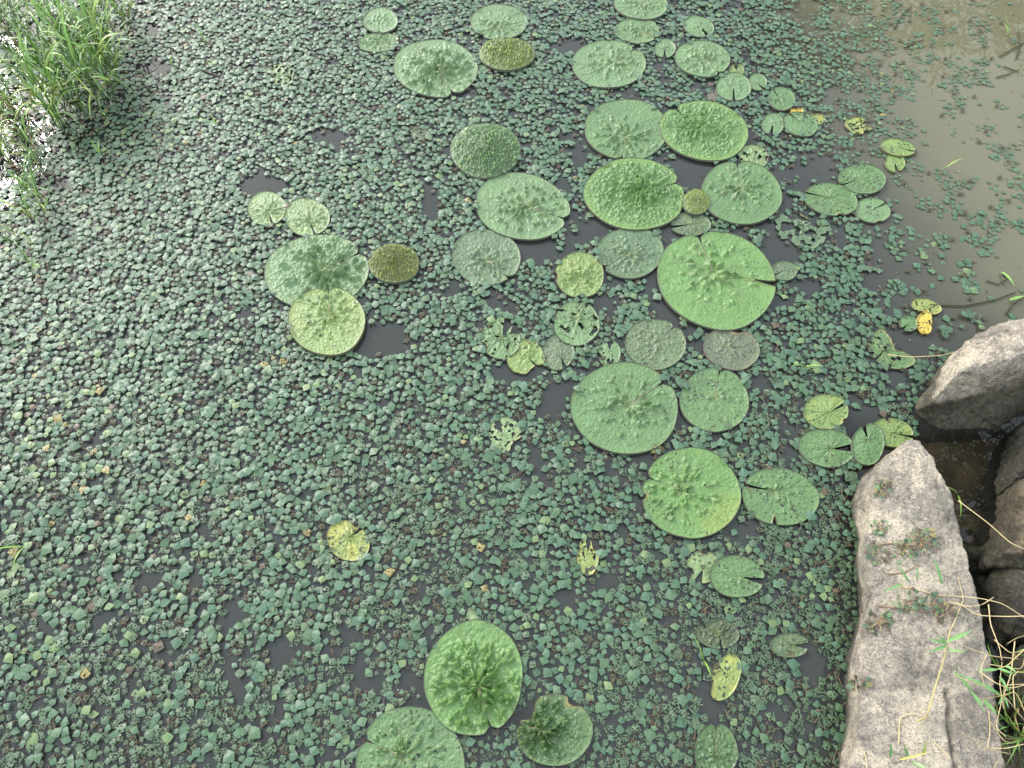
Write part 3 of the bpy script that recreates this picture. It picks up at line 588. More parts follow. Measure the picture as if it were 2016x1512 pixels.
keep = rank < np.where(cv > .8, cv + .06, cv)
for poly in PAD_POLYS:
    bx0, bx1, by0, by1 = poly[0].min(), poly[0].max(), poly[1].min(), poly[1].max()
    m = keep & (pts[:, 0] > bx0) & (pts[:, 0] < bx1) & (pts[:, 1] > by0) & (pts[:, 1] < by1)
    ii = np.where(m)[0]
    if len(ii):
        ins = inside(pts[ii, 0], pts[ii, 1], poly); mx_, my_ = poly[0].mean(), poly[1].mean()
        core = inside(pts[ii, 0], pts[ii, 1], (mx_ + (poly[0] - mx_) * .94, my_ + (poly[1] - my_) * .94)) | (rng.uniform(0, 1, len(ii)) > .16)
        keep[ii[ins & core]] = False; over_edge[ii[ins & ~core]] = True
for poly in EXCL:
    ii = np.where(keep)[0]; keep[ii[inside(pts[ii, 0], pts[ii, 1], poly)]] = False
pts, px_, py_, over_edge = pts[keep], px_[keep], py_[keep], over_edge[keep]
# each leaf belongs to the nearest rosette
own = np.empty(len(pts), int); dist = np.empty(len(pts))
for s0 in range(0, len(pts), 2000):
    D = ((pts[s0:s0 + 2000, None, :] - cent[None]) ** 2).sum(-1); own[s0:s0 + 2000] = D.argmin(1); dist[s0:s0 + 2000] = np.sqrt(D.min(1))
k_ = dist > .008; pts, px_, py_, own, dist, over_edge = pts[k_], px_[k_], py_[k_], own[k_], dist[k_], over_edge[k_]

HALF = [(.0, .0), (.27, .15), (.55, .37), (.46, .41), (.48, .52), (.36, .54), (.36, .66), (.25, .68), (.23, .79), (.12, .81), (.09, .92), (0, 1.0)]
def leaf_arrays(rg, stalk=1.0, lobes=0.0):
    """rhombic toothed blade, base at the origin, tip along +y, with its swollen stalk behind"""
    wk, lk = rg.uniform(.92, 1.12), rg.uniform(.9, 1.06); bow = rg.uniform(.02, .08); cup = rg.uniform(-.04, .06)
    V = [(0, 0, 0), (0, .45 * lk, .03), (0, .98 * lk, -.05)]; F = []
    for s in (-1, 1):
        i0 = len(V)
        for (a, c) in HALF[1:-1]:
            j = rg.normal(0, .014)
            V.append((s * (a * wk + j), (c + rg.normal(0, .012)) * lk, -bow * (a / .5) ** 2 * (1 + cup * 5) + cup * c))
        ring = [0] + list(range(i0, len(V))) + [2]
        for q in range(len(ring) - 1): F.append((1, ring[q + 1], ring[q]) if s < 0 else (1, ring[q], ring[q + 1]))
    nb = len(V); fm = [0] * len(F)
    if stalk > 0:
        L = stalk; y = [0, -.35 * L, -.6 * L, -L]; wd = [.022, .03, .065, .025]; z = [0, -.06, -.1, -.2]
        for yy, ww, zz in zip(y, wd, z): V += [(-ww, yy, zz - .03), (0, yy, zz + ww * .8), (ww, yy, zz - .03)]
        for q in range(3):
            for l in range(2): F.append((nb + q * 3 + l, nb + q * 3 + l + 1, nb + q * 3 + l + 4, nb + q * 3 + l + 3)); fm.append(1)
    return np.array(V, float), F, fm, nb
def leaf_color(rg, kind):
    j = rg.uniform(.88, 1.14)
    if kind == 'green': c = np.array([.045, .095, .052]) * j * np.array([rg.uniform(.85, 1.2), 1, rg.uniform(.85, 1.1)]); al = rg.choice([.0, .0, .30, .45])
    elif kind == 'eaten': c = np.array([.046, .088, .044]) * j; al = rg.uniform(.65, .95)
    elif kind == 'pale': c = np.array([.095, .15, .06]) * j; al = rg.choice([.2, .5, .8])
    elif kind == 'yellow': c = np.array([.19, .16, .05]) * j; al = rg.uniform(.3, .8)
    else: c = np.array([.075, .055, .032]) * j; al = .5
    return np.append(c, al)
LEAF_KINDS = ['green', 'eaten', 'pale', 'yellow', 'brown']
VAR = {}
vr = np.random.default_rng(77)
for kd, nv in zip(LEAF_KINDS, (22, 12, 8, 6, 4)):
    for q in range(nv):
        V, F, fm, nbv = leaf_arrays(vr, vr.choice([0, 0, .5, .8, 1.3])); c = leaf_color(vr, kd)
        cc = np.tile(c, (len(V), 1)); cc[nbv:] = (.13, .095, .06, 0)
        uv = V[:, :2] + vr.uniform(0, 90, 2)
        VAR.setdefault(kd, []).append((V, F, fm, cc, uv))
VMESH = {kd: [mesh('leaf', V, F, [M_LEAF, M_STALK], False, fm, cc, uv) for (V, F, fm, cc, uv) in L] for kd, L in VAR.items()}
# patches where the plants yellow, and where insects have fed
yel = np.array([mnoise.fractal(Vector((a * 1.9, c * 1.9, 8.1)), 1.0, 2.0, 3) for a, c in pts])
eat = np.array([mnoise.fractal(Vector((a * 2.2, c * 2.2, 21.0)), 1.0, 2.0, 3) for a, c in pts])
def in_ell(x, y, cx_, cy_, w_, h_): return np.exp(-(((x - cx_) / w_) ** 2 + ((y - cy_) / h_) ** 2))
ypat = in_ell(px_, py_, 150, 800, 110, 150) + .7 * in_ell(px_, py_, 60, 1200, 120, 120) + .6 * in_ell(px_, py_, 1730, 60, 160, 120) + .5 * in_ell(px_, py_, 420, 260, 160, 60)
p_eat = np.clip(.10 + .55 * (py_ - 700) / 800 + .25 * smooth(px_, 1200, 1600) * (py_ > 800) + .35 * eat, .03, .72)
p_pale = np.clip(.03 + .08 * yel + .14 * ypat, .012, .4); p_yel = np.clip(.0008 + .006 * yel + .035 * ypat, .0004, .2); mudp = in_ell(px_, py_, 20, 270, 75, 110); p_br = np.clip(.003 + .02 * ypat + .6 * mudp, 0, .6)
ru = rng.uniform(0, 1, len(pts))
kinds = np.where(ru < p_br, 4, np.where(ru < p_br + p_yel, 3, np.where(ru < p_br + p_yel + p_pale, 2, np.where(ru < p_br + p_yel + p_pale + p_eat, 1, 0))))
size = np.clip(rng.normal(.0282, .0062, len(pts)), .015, .046) * (1 - .25 * smooth(px_, 1500, 1750) * (py_ < 420)) * np.where(dist < .03, .72, 1.0)
dirv = pts - cent[own]; dang = np.arctan2(dirv[:, 1], dirv[:, 0]) - math.pi / 2 + rng.normal(0, .35, len(pts))
zl = rng.uniform(.004, .016, len(pts)) + .006 * np.exp(-dist / .02)
silty = smooth(px_, 1640, 1800) * (py_ < 620); zl = zl * (1 - .6 * silty) + .014 * over_edge
tx, ty = rng.normal(0, .075, len(pts)), rng.normal(0, .075, len(pts))
base_pt = pts - np.column_stack([-np.sin(dang), np.cos(dang)]) * (size * .45)[:, None]
# the 300 rosettes that show largest are things of their own
inframe = (px_ > -20) & (px_ < 2036) & (py_ > -20) & (py_ < 1532)
cpx, cpy = to_px(cent[:, 0], cent[:, 1])
cnt = np.bincount(own[inframe], minlength=len(cent))
eligible = np.where((cnt >= 4) & (cpx > 5) & (cpx < 2010) & (cpy > 5) & (cpy < 1507))[0]
# apparent size: leaf count times the area scale of the picture there
scale_at = (FPX / np.hypot(np.hypot(cent[:, 0], cent[:, 1]), CAM_H)) ** 2
show = cnt * scale_at * size.mean() ** 2
order = sorted(eligible, key=lambda q: -show[q])[:300]
single = np.zeros(len(cent), bool); single[order] = True

bud = MB(); br_ = np.random.default_rng(4)
for k in range(7):
    a_ = k * 2.4; L = .006 + .0012 * k
    V, F, fm, nbv = leaf_arrays(br_, 0); V = V * (L * .95); V[:, 1] += .002; ca, sa = math.cos(a_), math.sin(a_)
    V = np.column_stack([V[:, 0] * ca - V[:, 1] * sa, V[:, 0] * sa + V[:, 1] * ca, V[:, 2] + .012 - .001 * k])
    bud.add(V, F, 0, np.append(np.array([.045, .036, .018]) * br_.uniform(.6, 1.4) if k % 2 else [.035, .06, .022], .2), V[:, :2] * 30 + k)
BUD = bud.build('bud', [M_LEAF])
roots = {}
maj = {}
for q in order:
    kk = kinds[own == q]; f_e = (kk == 1).mean(); f_y = (kk >= 2).mean()
    maj[q] = 'yellow' if f_y > .34 else ('eaten' if f_e > .5 else 'green')
LOOK = {'yellow': 'yellowing', 'eaten': 'insect-eaten', 'green': 'sound green'}
SHORT = {}          # a few words that name each pad near the rosettes
def short_name(i): return SHORTS.get(i)
SHORTS = {15: 'greyish pad with black spots', 17: 'largest pad', 18: 'small yellowish chewed pad', 22: 'dull dotted round pad', 23: 'brownish faded pad', 24: 'big notched dark pad',
          25: 'round flat top-notched pad', 26: 'bright ridged pad with yellowing rim', 27: 'oval pad with pointed left end', 28: 'light pad nicked at its right', 29: 'open-notched pad by the slab',
          61: 'yellow-green pad with pink seam', 62: 'olive prickly pad', 60: 'big pale ridged pad', 63: 'chewed lobed pad', 65: 'pale hole-riddled pad', 66: 'yellow-green spotted pad', 67: 'narrow ragged yellow pad',
          68: 'nearest ridged bright pad', 69: 'smooth pad cut by the bottom', 70: 'dark glossy crumpled pad', 71: 'green wedge-notched pad', 73: 'dark sunken split pad', 74: 'olive long-notched pad', 75: 'long narrow yellow pad', 76: 'dark veined bottom pad'}
DIRS = ['right', 'upper right', 'top', 'upper left', 'left', 'lower left', 'bottom', 'lower right']
ORD = ['nearest', 'second nearest', 'third nearest']
cand = {}
for q in order:
    best = min(SHORTS, key=lambda i: math.hypot((cpx[q] - PADS[i][0]) , (cpy[q] - PADS[i][1])) - (PADS[i][2] + PADS[i][3]) / 4)
    dx_, dy_ = cpx[q] - PADS[best][0], PADS[best][1] - cpy[q]; k = int(round(math.atan2(dy_, dx_) / (math.pi / 4))) % 8
    cand.setdefault((best, k), []).append((math.hypot(dx_, dy_), q))
RLAB = {}
for (best, k), L_ in cand.items():
    for n_, (d_, q) in enumerate(sorted(L_)):
        if n_ < 3 and d_ < 330: RLAB[q] = f"{LOOK[maj[q]]} rosette {ORD[n_]} the {SHORTS[best]}, toward its {DIRS[k]}"
LEVELS_ = [(470, 'the paired pale pads'), (600, 'the olive prickly pad'), (725, 'the pink-seamed pad'), (860, 'the big notched pad'), (985, 'the bright ridged pad'), (1100, 'the spotted yellow pad'), (1200, 'the wedge-notched pad'), (1300, 'the dark sunken pad'), (1420, 'the nearest ridged pad'), (1600, 'the bottom edge pads')]
def region(q):
    x_, y_ = cpx[q], cpy[q]
    a_ = 'at the left border' if x_ < 110 else ('just in from the left border' if x_ < 230 else ('well in from the left border' if x_ < 370 else ('left of centre' if x_ < 520 else ('nearer the centre' if x_ < 700 else ('in mid carpet' if x_ < 1240 else 'toward the stones')))))
    return f"{a_}, level with {[t for l, t in LEVELS_ if y_ < l][0]}"
LAB = {q: (RLAB.get(q) or f"{LOOK[maj[q]]} rosette {region(q)}", f"rosettes {region(q)}") for q in order}
for q in order:
    o = obj('water_chestnut', None, loc=(cent[q, 0], cent[q, 1], 0)); o.empty_display_size = .02
    tag(o, LAB[q][0], 'water plant', LAB[q][1]); roots[q] = o
    obj('bud', BUD, o, (0, 0, 0), (0, 0, rng.uniform(0, 6)))
carpet = MB()
for j in range(len(pts)):
    q = own[j]; kd = LEAF_KINDS[kinds[j]]; vi = int(rng.integers(0, len(VAR[kd])))
    e = (tx[j], ty[j], dang[j])
    if single[q]:
        obj('leaf', VMESH[kd][vi], roots[q], (base_pt[j, 0] - cent[q, 0], base_pt[j, 1] - cent[q, 1], zl[j]), e, size[j])
    else:
        V, F, fm, cc, uv = VAR[kd][vi]
        cz, sz = math.cos(e[2]), math.sin(e[2]); s_ = size[j]
        x, y, z = V[:, 0] * s_, V[:, 1] * s_, V[:, 2] * s_
        z2 = z + y * tx[j] - x * ty[j]
        W_ = np.column_stack([x * cz - y * sz + base_pt[j, 0], x * sz + y * cz + base_pt[j, 1], z2 + zl[j]])
        n0 = carpet.n; carpet.v.append(W_); carpet.f += [tuple(i_ + n0 for i_ in f) for f in F]; carpet.m += fm
        carpet.c.append(cc); carpet.u.append(uv + (j % 97)); carpet.n += len(V)
for q in range(len(cent)):
    if not single[q] and cnt[q] > 3:
        V = np.array([v.co[:] for v in BUD.vertices]); F = [tuple(p.vertices) for p in BUD.polygons]
        carpet.add(V + [cent[q, 0], cent[q, 1], 0], F, 0, np.tile((.045, .042, .02, .2), (len(V), 1)), V[:, :2] * 30 + q)
cmesh = carpet.build('water_chestnut_carpet', [M_LEAF, M_STALK], False)
tag(obj('water_chestnut_carpet', cmesh), 'far part of the floating water chestnut leaf carpet', 'water plants', kind='stuff')
print('LEAVES', len(pts), 'objects', int(single[own].sum()), 'rosettes', len(cent))

# specks of plant litter drifting on the water
sp_ = MB(); sr_ = np.random.default_rng(91)
for k in range(900):
    x_, y_ = sr_.uniform(-2.6, 2.6), sr_.uniform(.2, 3.9)
    a_ = sr_.uniform(0, 6.28); l_, w_ = sr_.uniform(.003, .010), sr_.uniform(.0015, .004); u_ = np.array([math.cos(a_), math.sin(a_), 0]); v_ = np.array([-u_[1], u_[0], 0]); p_ = np.array([x_, y_, .0025])
    sp_.add([p_ - u_ * l_, p_ + v_ * w_, p_ + u_ * l_, p_ - v_ * w_ + [0, 0, .001]], [(0, 3, 2, 1)], 0, (*(np.array([(.22, .17, .09), (.10, .13, .05), (.30, .28, .18), (.05, .045, .03)][k % 4]) * sr_.uniform(.6, 1.1)), 1))
tag(obj('floating_litter', sp_.build('floating_litter', [M_STRAW])), 'specks of plant litter drifting on the open water', 'litter', kind='stuff')

# ------------------------------------------------------------------ stones
def resample(P, n):
    P = np.asarray(P, float); Q = np.vstack([P, P[:1]]); d = np.linalg.norm(np.diff(Q[:, :2], axis=0), axis=1); s = np.concatenate([[0], np.cumsum(d)])
    t = np.linspace(0, s[-1], n, endpoint=False); return np.column_stack([np.interp(t, s, Q[:, k]) for k in range(P.shape[1])])
def rock(name, layers, axis, top_z, mat, label, cat='rock', n=120, amp=.012, seed=0.0, dome=.03, nin=12, sub=7, freq=9.0, crack=None, fine=False):
    """layers: outlines from the bottom up as world points (all start at the same corner); axis: the ridge the top closes to"""
    Q0 = np.mean([np.vstack([l, l[:1]])[:, :2] for l in layers], 0); s0 = np.concatenate([[0], np.cumsum(np.linalg.norm(np.diff(Q0, axis=0), axis=1))]); t0 = np.linspace(0, s0[-1], n, endpoint=False)
    L = [np.column_stack([np.interp(t0, s0, np.vstack([l, l[:1]])[:, k]) for k in range(3)]) for l in map(np.asarray, layers)]; rings = []
    for a, c in zip(L[:-1], L[1:]):
        for k in range(sub):
            t = k / sub; rings.append(a * (1 - t) + c * t)
    T = L[-1]; rings.append(T)
    A, B = np.asarray(axis[0], float), np.asarray(axis[1], float); d = B - A; tt_ = np.round(np.clip(((T[:, :2] - A) @ d) / (d @ d), 0, 1) * (n // 5)) / (n // 5); proj = A + tt_[:, None] * d
    for k in range(1, nin + 1):
        t = k / nin; xy = T[:, :2] * (1 - t) + proj * t; z = T[:, 2] + (top_z + dome - T[:, 2]) * (1 - (1 - t) ** 2)
        rings.append(np.column_stack([xy, z]))
    V = np.concatenate(rings); m = len(rings)
    F = [(r * n + k, r * n + (k + 1) % n, (r + 1) * n + (k + 1) % n, (r + 1) * n + k) for r in range(m - 1) for k in range(n)]
    me = mesh(name, V, F, [mat])
    bm = bmesh.new(); bm.from_mesh(me); bmesh.ops.remove_doubles(bm, verts=bm.verts, dist=.0012)
    bmesh.ops.recalc_face_normals(bm, faces=bm.faces)
    for _ in range(1 if fine else 2): bmesh.ops.smooth_vert(bm, verts=bm.verts, factor=.5, use_axis_x=True, use_axis_y=True, use_axis_z=True)
    if fine: bmesh.ops.subdivide_edges(bm, edges=bm.edges[:], cuts=1, use_grid_fill=True)
    bm.normal_update()
    dsp = []
    for v in bm.verts:
        p = v.co * freq + Vector((seed, seed * .6, -seed))
        a_ = mnoise.fractal(p * .35, 1.0, 2.0, 3) * (.9 if fine else 1.5) + mnoise.ridged_multi_fractal(p * .8, .8, 2.1, 5, 1.0, 2.0) * .35 - .35 + mnoise.fractal(p * 3.0, .6, 2.2, 6) * (.45 if fine else .3)
        dsp.append(v.normal * a_ * amp)
    for v, q in zip(bm.verts, dsp): v.co += q
    if crack:
        cp_ = [Vector(ground(a, c_, top_z + .02)) for a, c_ in crack]
        for v in bm.verts:
            if v.co.z < top_z - .06: continue
            dm = 9
            for p, q in zip(cp_[:-1], cp_[1:]):
                u_ = q - p; k_ = max(0, min(1, (v.co - p).dot(u_) / u_.dot(u_))); e_ = v.co - p - u_ * k_; dm = min(dm, math.hypot(e_.x, e_.y))
            v.co.z -= .022 * max(0, 1 - dm / .011)
    bm.to_mesh(me); bm.free()
    me.polygons.foreach_set('use_smooth', np.ones(len(me.polygons), bool))
    return tag(obj(name, me), label, cat)
def outl(pts_, z, dxy=(0, 0), grow=0.0):
    g = ground([p[0] for p in pts_], [p[1] for p in pts_], z)
    if grow:
        c = g[:, :2].mean(0); v = g[:, :2] - c; g[:, :2] = c + v * (1 + grow / (np.linalg.norm(v, axis=1)[:, None] + 1e-9))
    g[:, :2] += np.array(dxy); return g
ZS = .15
top = outl(SLAB_TOP, ZS); low = top.copy(); low[:, 2] = 0.0; low[:, 0] += np.where(low[:, 0] < np.interp(low[:, 1], [0, 1.2], [1.25, 1.1]), .018, -.02); bot = low.copy(); bot[:, 2] = -.4
a0, a1 = ground(1800, 960, ZS)[:2], ground(1830, 1560, ZS)[:2]
slab = rock('rock_slab', [bot, low, top], (a0, a1), ZS, M_SLAB, 'long pale granite slab with dry stems lying along the pond edge', n=300, amp=.011, seed=2.0, dome=.02, nin=24, freq=9, fine=True, crack=[(1866,1362),(1871,1390),(1868,1420),(1874,1450),(1880,1490),(1886,1540)])
cr = MB(); cp = [(1868,1362),(1872,1400),(1870,1440),(1876,1480),(1884,1530)]
SL_TOP = ZS + .03
from mathutils.bvhtree import BVHTree
def top_of(o):
    me = o.data; return BVHTree.FromPolygons([o.matrix_world @ v.co for v in me.vertices], [tuple(p.vertices) for p in me.polygons])
slab_bvh = top_of(slab)
def on_slab(px, py, lift=.002):
    """the point of the slab surface the photograph shows at this pixel"""
    g = ground(px, py, 0.0); o = Vector((0, 0, CAM_H)); d = (Vector(g) - o).normalized()
    hit = slab_bvh.ray_cast(o, d)
    p = hit[0] if hit[0] is not None else Vector(ground(px, py, SL_TOP))
    return np.array([p.x, p.y, p.z + lift])
boul_top = [(1824,800),(1842,760),(1862,715),(1906,668),(1966,636),(2040,622),(2140,640),(2150,700),(2090,735),(2016,748),(1960,772),(1900,790),(1860,800),(1838,806)]
bt = outl(boul_top, .16); bt[:, 2] = np.interp(np.array([p[1] for p in boul_top]), [640, 810], [.24, .10])
bt = np.array([np.append(ground(p[0], p[1], z)[:2], z) for p, z in zip(boul_top, bt[:, 2])])
bw = outl(BOULDER_W, 0.0); bb = bw.copy(); bb[:, 2] = -.35
boulder = rock('boulder', [bb, bw, bt], (ground(1880, 740, .25)[:2], ground(2060, 690, .25)[:2]), .22, M_BOULDER,
     'big rounded boulder, pale on top and dark below, at the pond edge', n=170, amp=.018, seed=7.0, dome=.07, nin=16, freq=7, fine=True)
def simple_rock(name, pts_, z, mat, label, amp=.01, seed=1.0, dome=.03, undercut=.02, n=90):
    t = outl(pts_, z); lo = outl(pts_, z); lo[:, 2] = -.02; c = lo[:, :2].mean(0); lo[:, :2] = c + (lo[:, :2] - c) * (1 - undercut); bo = lo.copy(); bo[:, 2] = -.4
    c0 = t[:, :2].mean(0); ext = t[:, :2] - c0; u_, s_, vt = np.linalg.svd(ext, full_matrices=False); h_ = vt[0] * s_[0] / math.sqrt(len(t)) * .7
    t[:, 2] = z * np.interp(t[:, 0], [t[:, 0].min(), t[:, 0].min() + .12], [.45, 1.0])
    return rock(name, [bo, lo, t], (c0 - h_, c0 + h_), z, mat, label, n=n, amp=amp * 1.6, seed=seed, dome=dome, nin=8, sub=6, freq=12, fine=True)
simple_rock('bank_rock', [(1986,958),(1989,915),(2003,862),(2022,822),(2080,800),(2120,850),(2080,900),(2030,930),(2004,960)], .09, M_BANK_SHADE, 'dark wet stone at the right edge opposite the boulder', seed=3.3)
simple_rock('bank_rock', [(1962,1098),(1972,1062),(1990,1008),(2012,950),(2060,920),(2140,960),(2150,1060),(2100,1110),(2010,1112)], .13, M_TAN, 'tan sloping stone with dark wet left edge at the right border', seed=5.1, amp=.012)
simple_rock('bank_rock', [(1968,1128),(1985,1112),(2050,1118),(2130,1140),(2120,1230),(2050,1260),(2000,1235),(1982,1190)], .10, M_BANK_SHADE, 'dark grey mossy stone below the tan stone at the right border', seed=8.4)
simple_rock('bank_rock', [(2006,1300),(2030,1262),(2110,1258),(2170,1330),(2120,1420),(2040,1440),(2010,1380)], .08, M_BANK_SHADE, 'low dark stone behind the grass at the lower right corner', seed=11.0)
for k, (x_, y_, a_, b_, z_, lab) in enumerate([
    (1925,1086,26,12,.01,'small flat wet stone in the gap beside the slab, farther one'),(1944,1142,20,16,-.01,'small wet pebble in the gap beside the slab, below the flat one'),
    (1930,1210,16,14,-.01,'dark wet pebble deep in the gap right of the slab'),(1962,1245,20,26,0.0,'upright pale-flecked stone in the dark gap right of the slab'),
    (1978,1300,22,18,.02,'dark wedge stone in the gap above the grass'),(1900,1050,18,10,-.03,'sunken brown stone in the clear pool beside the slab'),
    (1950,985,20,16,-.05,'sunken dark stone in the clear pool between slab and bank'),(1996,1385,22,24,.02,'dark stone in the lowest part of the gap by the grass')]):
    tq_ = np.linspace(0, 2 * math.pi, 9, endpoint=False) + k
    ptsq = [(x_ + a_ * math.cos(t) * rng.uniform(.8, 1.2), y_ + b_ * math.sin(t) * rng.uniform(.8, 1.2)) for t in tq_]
    simple_rock('pebble_stone', ptsq, z_, M_BANK_SHADE, lab, amp=.006, seed=20 + k * 1.7, dome=.012, n=40)

# ------------------------------------------------------------------ grass in the far left corner
GC = [(.15, .29, .045), (.18, .32, .055), (.11, .22, .055), (.28, .38, .065), (.13, .24, .08)]
def stalk_mesh(rg, dry=False, tall=.4):
    mb = MB(); lean = np.array([rg.normal(.0, .16), rg.normal(0, .16), 1.0]); lean /= np.linalg.norm(lean)
    h = tall * rg.uniform(.55, .85); P = []
    for k in range(6):
        t = k / 5; P.append(lean * h * t + np.array([lean[0], lean[1], 0]) * .25 * h * t * t)
    c = (.20, .15, .07, 1) if dry else (.09, .14, .035, 1)
    tube(mb, P, .0028, .0014, 4, 0, c); nl = int(rg.integers(4, 7)) if not dry else int(rg.integers(2, 4))
    for k in range(nl):
        t = .2 + .8 * (k + rg.uniform(0, .6)) / nl; i_ = min(int(t * 5), 4); f = t * 5 - i_; b_ = P[i_] * (1 - f) + P[min(i_ + 1, 5)] * f
        a_ = rg.uniform(0, 6.28); up = rg.uniform(1.0, 2.6)
        cc = np.array(GC[rg.integers(0, len(GC))]) * rg.uniform(.8, 1.25) if not dry else np.array([.30, .22, .10]) * rg.uniform(.6, 1.2)
        blade(mb, b_, (math.cos(a_), math.sin(a_), up), tall * rg.uniform(.3, .62), rg.uniform(.008, .015), rg.uniform(.5, 2.2), 7, 0, (*cc, 1))
    return mb.build('stalk', [M_GRASS if not dry else M_STRAW])
gr_ = np.random.default_rng(31)
STALKS = [stalk_mesh(gr_) for _ in range(12)]; DRY = [stalk_mesh(gr_, True, .3) for _ in range(5)]
def grass_clump(label, spots, dry=.0, smin=.7, smax=1.15, z=-.01):
    xs = np.array([ground(a, c) for a, c in spots]); c0 = xs.mean(0)
    o = obj('grass_clump', None, loc=c0); tag(o, label, 'grass', 'grass growing out of the pond')
    for p in xs:
        me = DRY[gr_.integers(0, len(DRY))] if gr_.uniform() < dry else STALKS[gr_.integers(0, len(STALKS))]
        obj('stalk', me, o, (p[0] - c0[0], p[1] - c0[1], z), (gr_.normal(0, .08), gr_.normal(0, .08), gr_.uniform(0, 6.28)), gr_.uniform(smin, smax))
def spread(n, *quads):
    out = []
    for q in range(n):
        a = quads[q % len(quads)]; out.append((a[0] + gr_.normal(0, 1) * a[2], a[1] + gr_.normal(0, 1) * a[3]))
    return out
grass_clump('dense bright green grass clump rising from the water at the far left', spread(75, (185, 150, 30, 30), (150, 200, 24, 26), (215, 165, 14, 20), (120, 230, 26, 22)), .04, .75, 1.2)
grass_clump('thin scattered grass behind the dense clump near the top edge', spread(60, (110, 60, 60, 30), (200, 50, 40, 30), (45, 90, 36, 34), (10, 40, 20, 30)), .12, .6, 1.0)
grass_clump('browned grass tussock with dry blades at the left border', spread(60, (24, 215, 18, 24), (40, 260, 20, 24), (8, 300, 12, 18)), .5, .5, .85)
grass_clump('small tuft with yellow blades below the browned tussock', spread(9, (72, 300, 10, 10)), .1, .4, .65)
grass_clump('sparse grass sprigs low at the left border', spread(10, (85, 352, 14, 16), (70, 400, 12, 14)), .15, .4, .65)
grass_clump('lone branching grass shoot by the left border', spread(5, (84, 432, 4, 4)), .0, .45, .65)
grass_clump('few thin blades at the left border lower down', spread(6, (75, 520, 8, 10), (35, 480, 8, 10)), .1, .35, .5)
grass_clump('grass blades at the very top by the dark broken reeds', spread(12, (225, 20, 22, 14), (252, 60, 8, 10)), .1, .5, .85)
def small_sprig(px, py, lab, n=3, L=.08, c=(.13, .26, .04), wd=.008):
    p = ground(px, py, 0.004); mb = MB()
    for k in range(n):
        a_ = gr_.uniform(0, 6.28); blade(mb, (0, 0, 0), (math.cos(a_) * .8, math.sin(a_) * .8, gr_.uniform(.5, 1.6)), L * gr_.uniform(.7, 1.2), wd, 1.2, 6, 0, (*(np.array(c) * gr_.uniform(.8, 1.2)), 1))
    tag(obj('grass_sprig', mb.build('grass_sprig', [M_GRASS]), loc=p), lab, 'grass', 'single sprigs poking through the carpet')
for (a, c, lab) in [(405,84,'short upright sprig in the far carpet right of the grass clump'),(430,130,'thin sprig leaning over the far carpet, below the upright one'),(340,130,'small sprig nearest the right side of the grass clump'),
     (426,246,'single tiny sprig in the left carpet above the open gaps'),(197,305,'little sprig alone in the left carpet below the grass'),(1586,722,'bright green blade poking up left of the boulder'),
     (1862,330,'small sprig in the silty water near the pointed pad'),(1984,70,'thin green shoots standing in the silty water near the top'),(48,1076,'bright blade near the left border in the near carpet'),
     (1385,1300,'thin upright blade beside the long narrow yellow pad'),(1886,975,'yellow-green shoot standing beside the slab in the pool')]:
    small_sprig(a, c, lab, 3 if 'shoots' in lab else 2, .09, (.16, .27, .04))

# broken dark reeds
for k, (pts_, lab) in enumerate([
   ([(262,40),(268,22),(250,8)],'broken dark reed near the top edge beside the grass'),([(268,138),(276,118),(286,142)],'bent dark reed standing in a gap right of the grass clump'),
   ([(278,160),(298,182),(290,168)],'short dark reed stub below the bent one'),([(400,140),(432,152),(440,140)],'dark bent reed lying in the far left carpet'),
   ([(500,155),(516,158)],'short dark reed piece in the far carpet left of the lacy pad'),([(148,262),(160,280),(166,262)],'dark reed stubs below the dense grass clump'),
   ([(40,402),(58,425),(66,442)],'long dark reed at the left border in open water'),([(180,252),(200,272)],'dark reed stub just right of the lower grass'),
   ([(95,20),(140,62),(170,95)],'long dark reed lying under the thin far grass')]):
    mb = MB(); P = [ground(x_, y_, .012 + .02 * (i_ == 1)) for i_, (x_, y_) in enumerate(pts_)]; c0 = P[0].copy(); c0[2] = 0
    tube(mb, [p - c0 for p in P], .0045, .003, 5, 0, (.02, .018, .014, 1))
    tag(obj('broken_reed', mb.build('broken_reed', [M_STRAW]), loc=c0), lab, 'reed', 'broken dark reeds')

# a curled young leaf and pale bits
mb = MB(); P = ground(1293, 884, .012)
for k in range(5):
    a_ = k * 1.25; blade(mb, (0, 0, 0), (math.cos(a_), math.sin(a_), .9), .035, .026, 2.6, 6, 0, (.06 + .03 * (k % 2), .055 + .05 * (k % 2), .015, 1))
tag(obj('curled_bud', mb.build('curled_bud', [M_STALK]), loc=P), 'curled brown-green young leaf below the big notched pad', 'leaf bud')

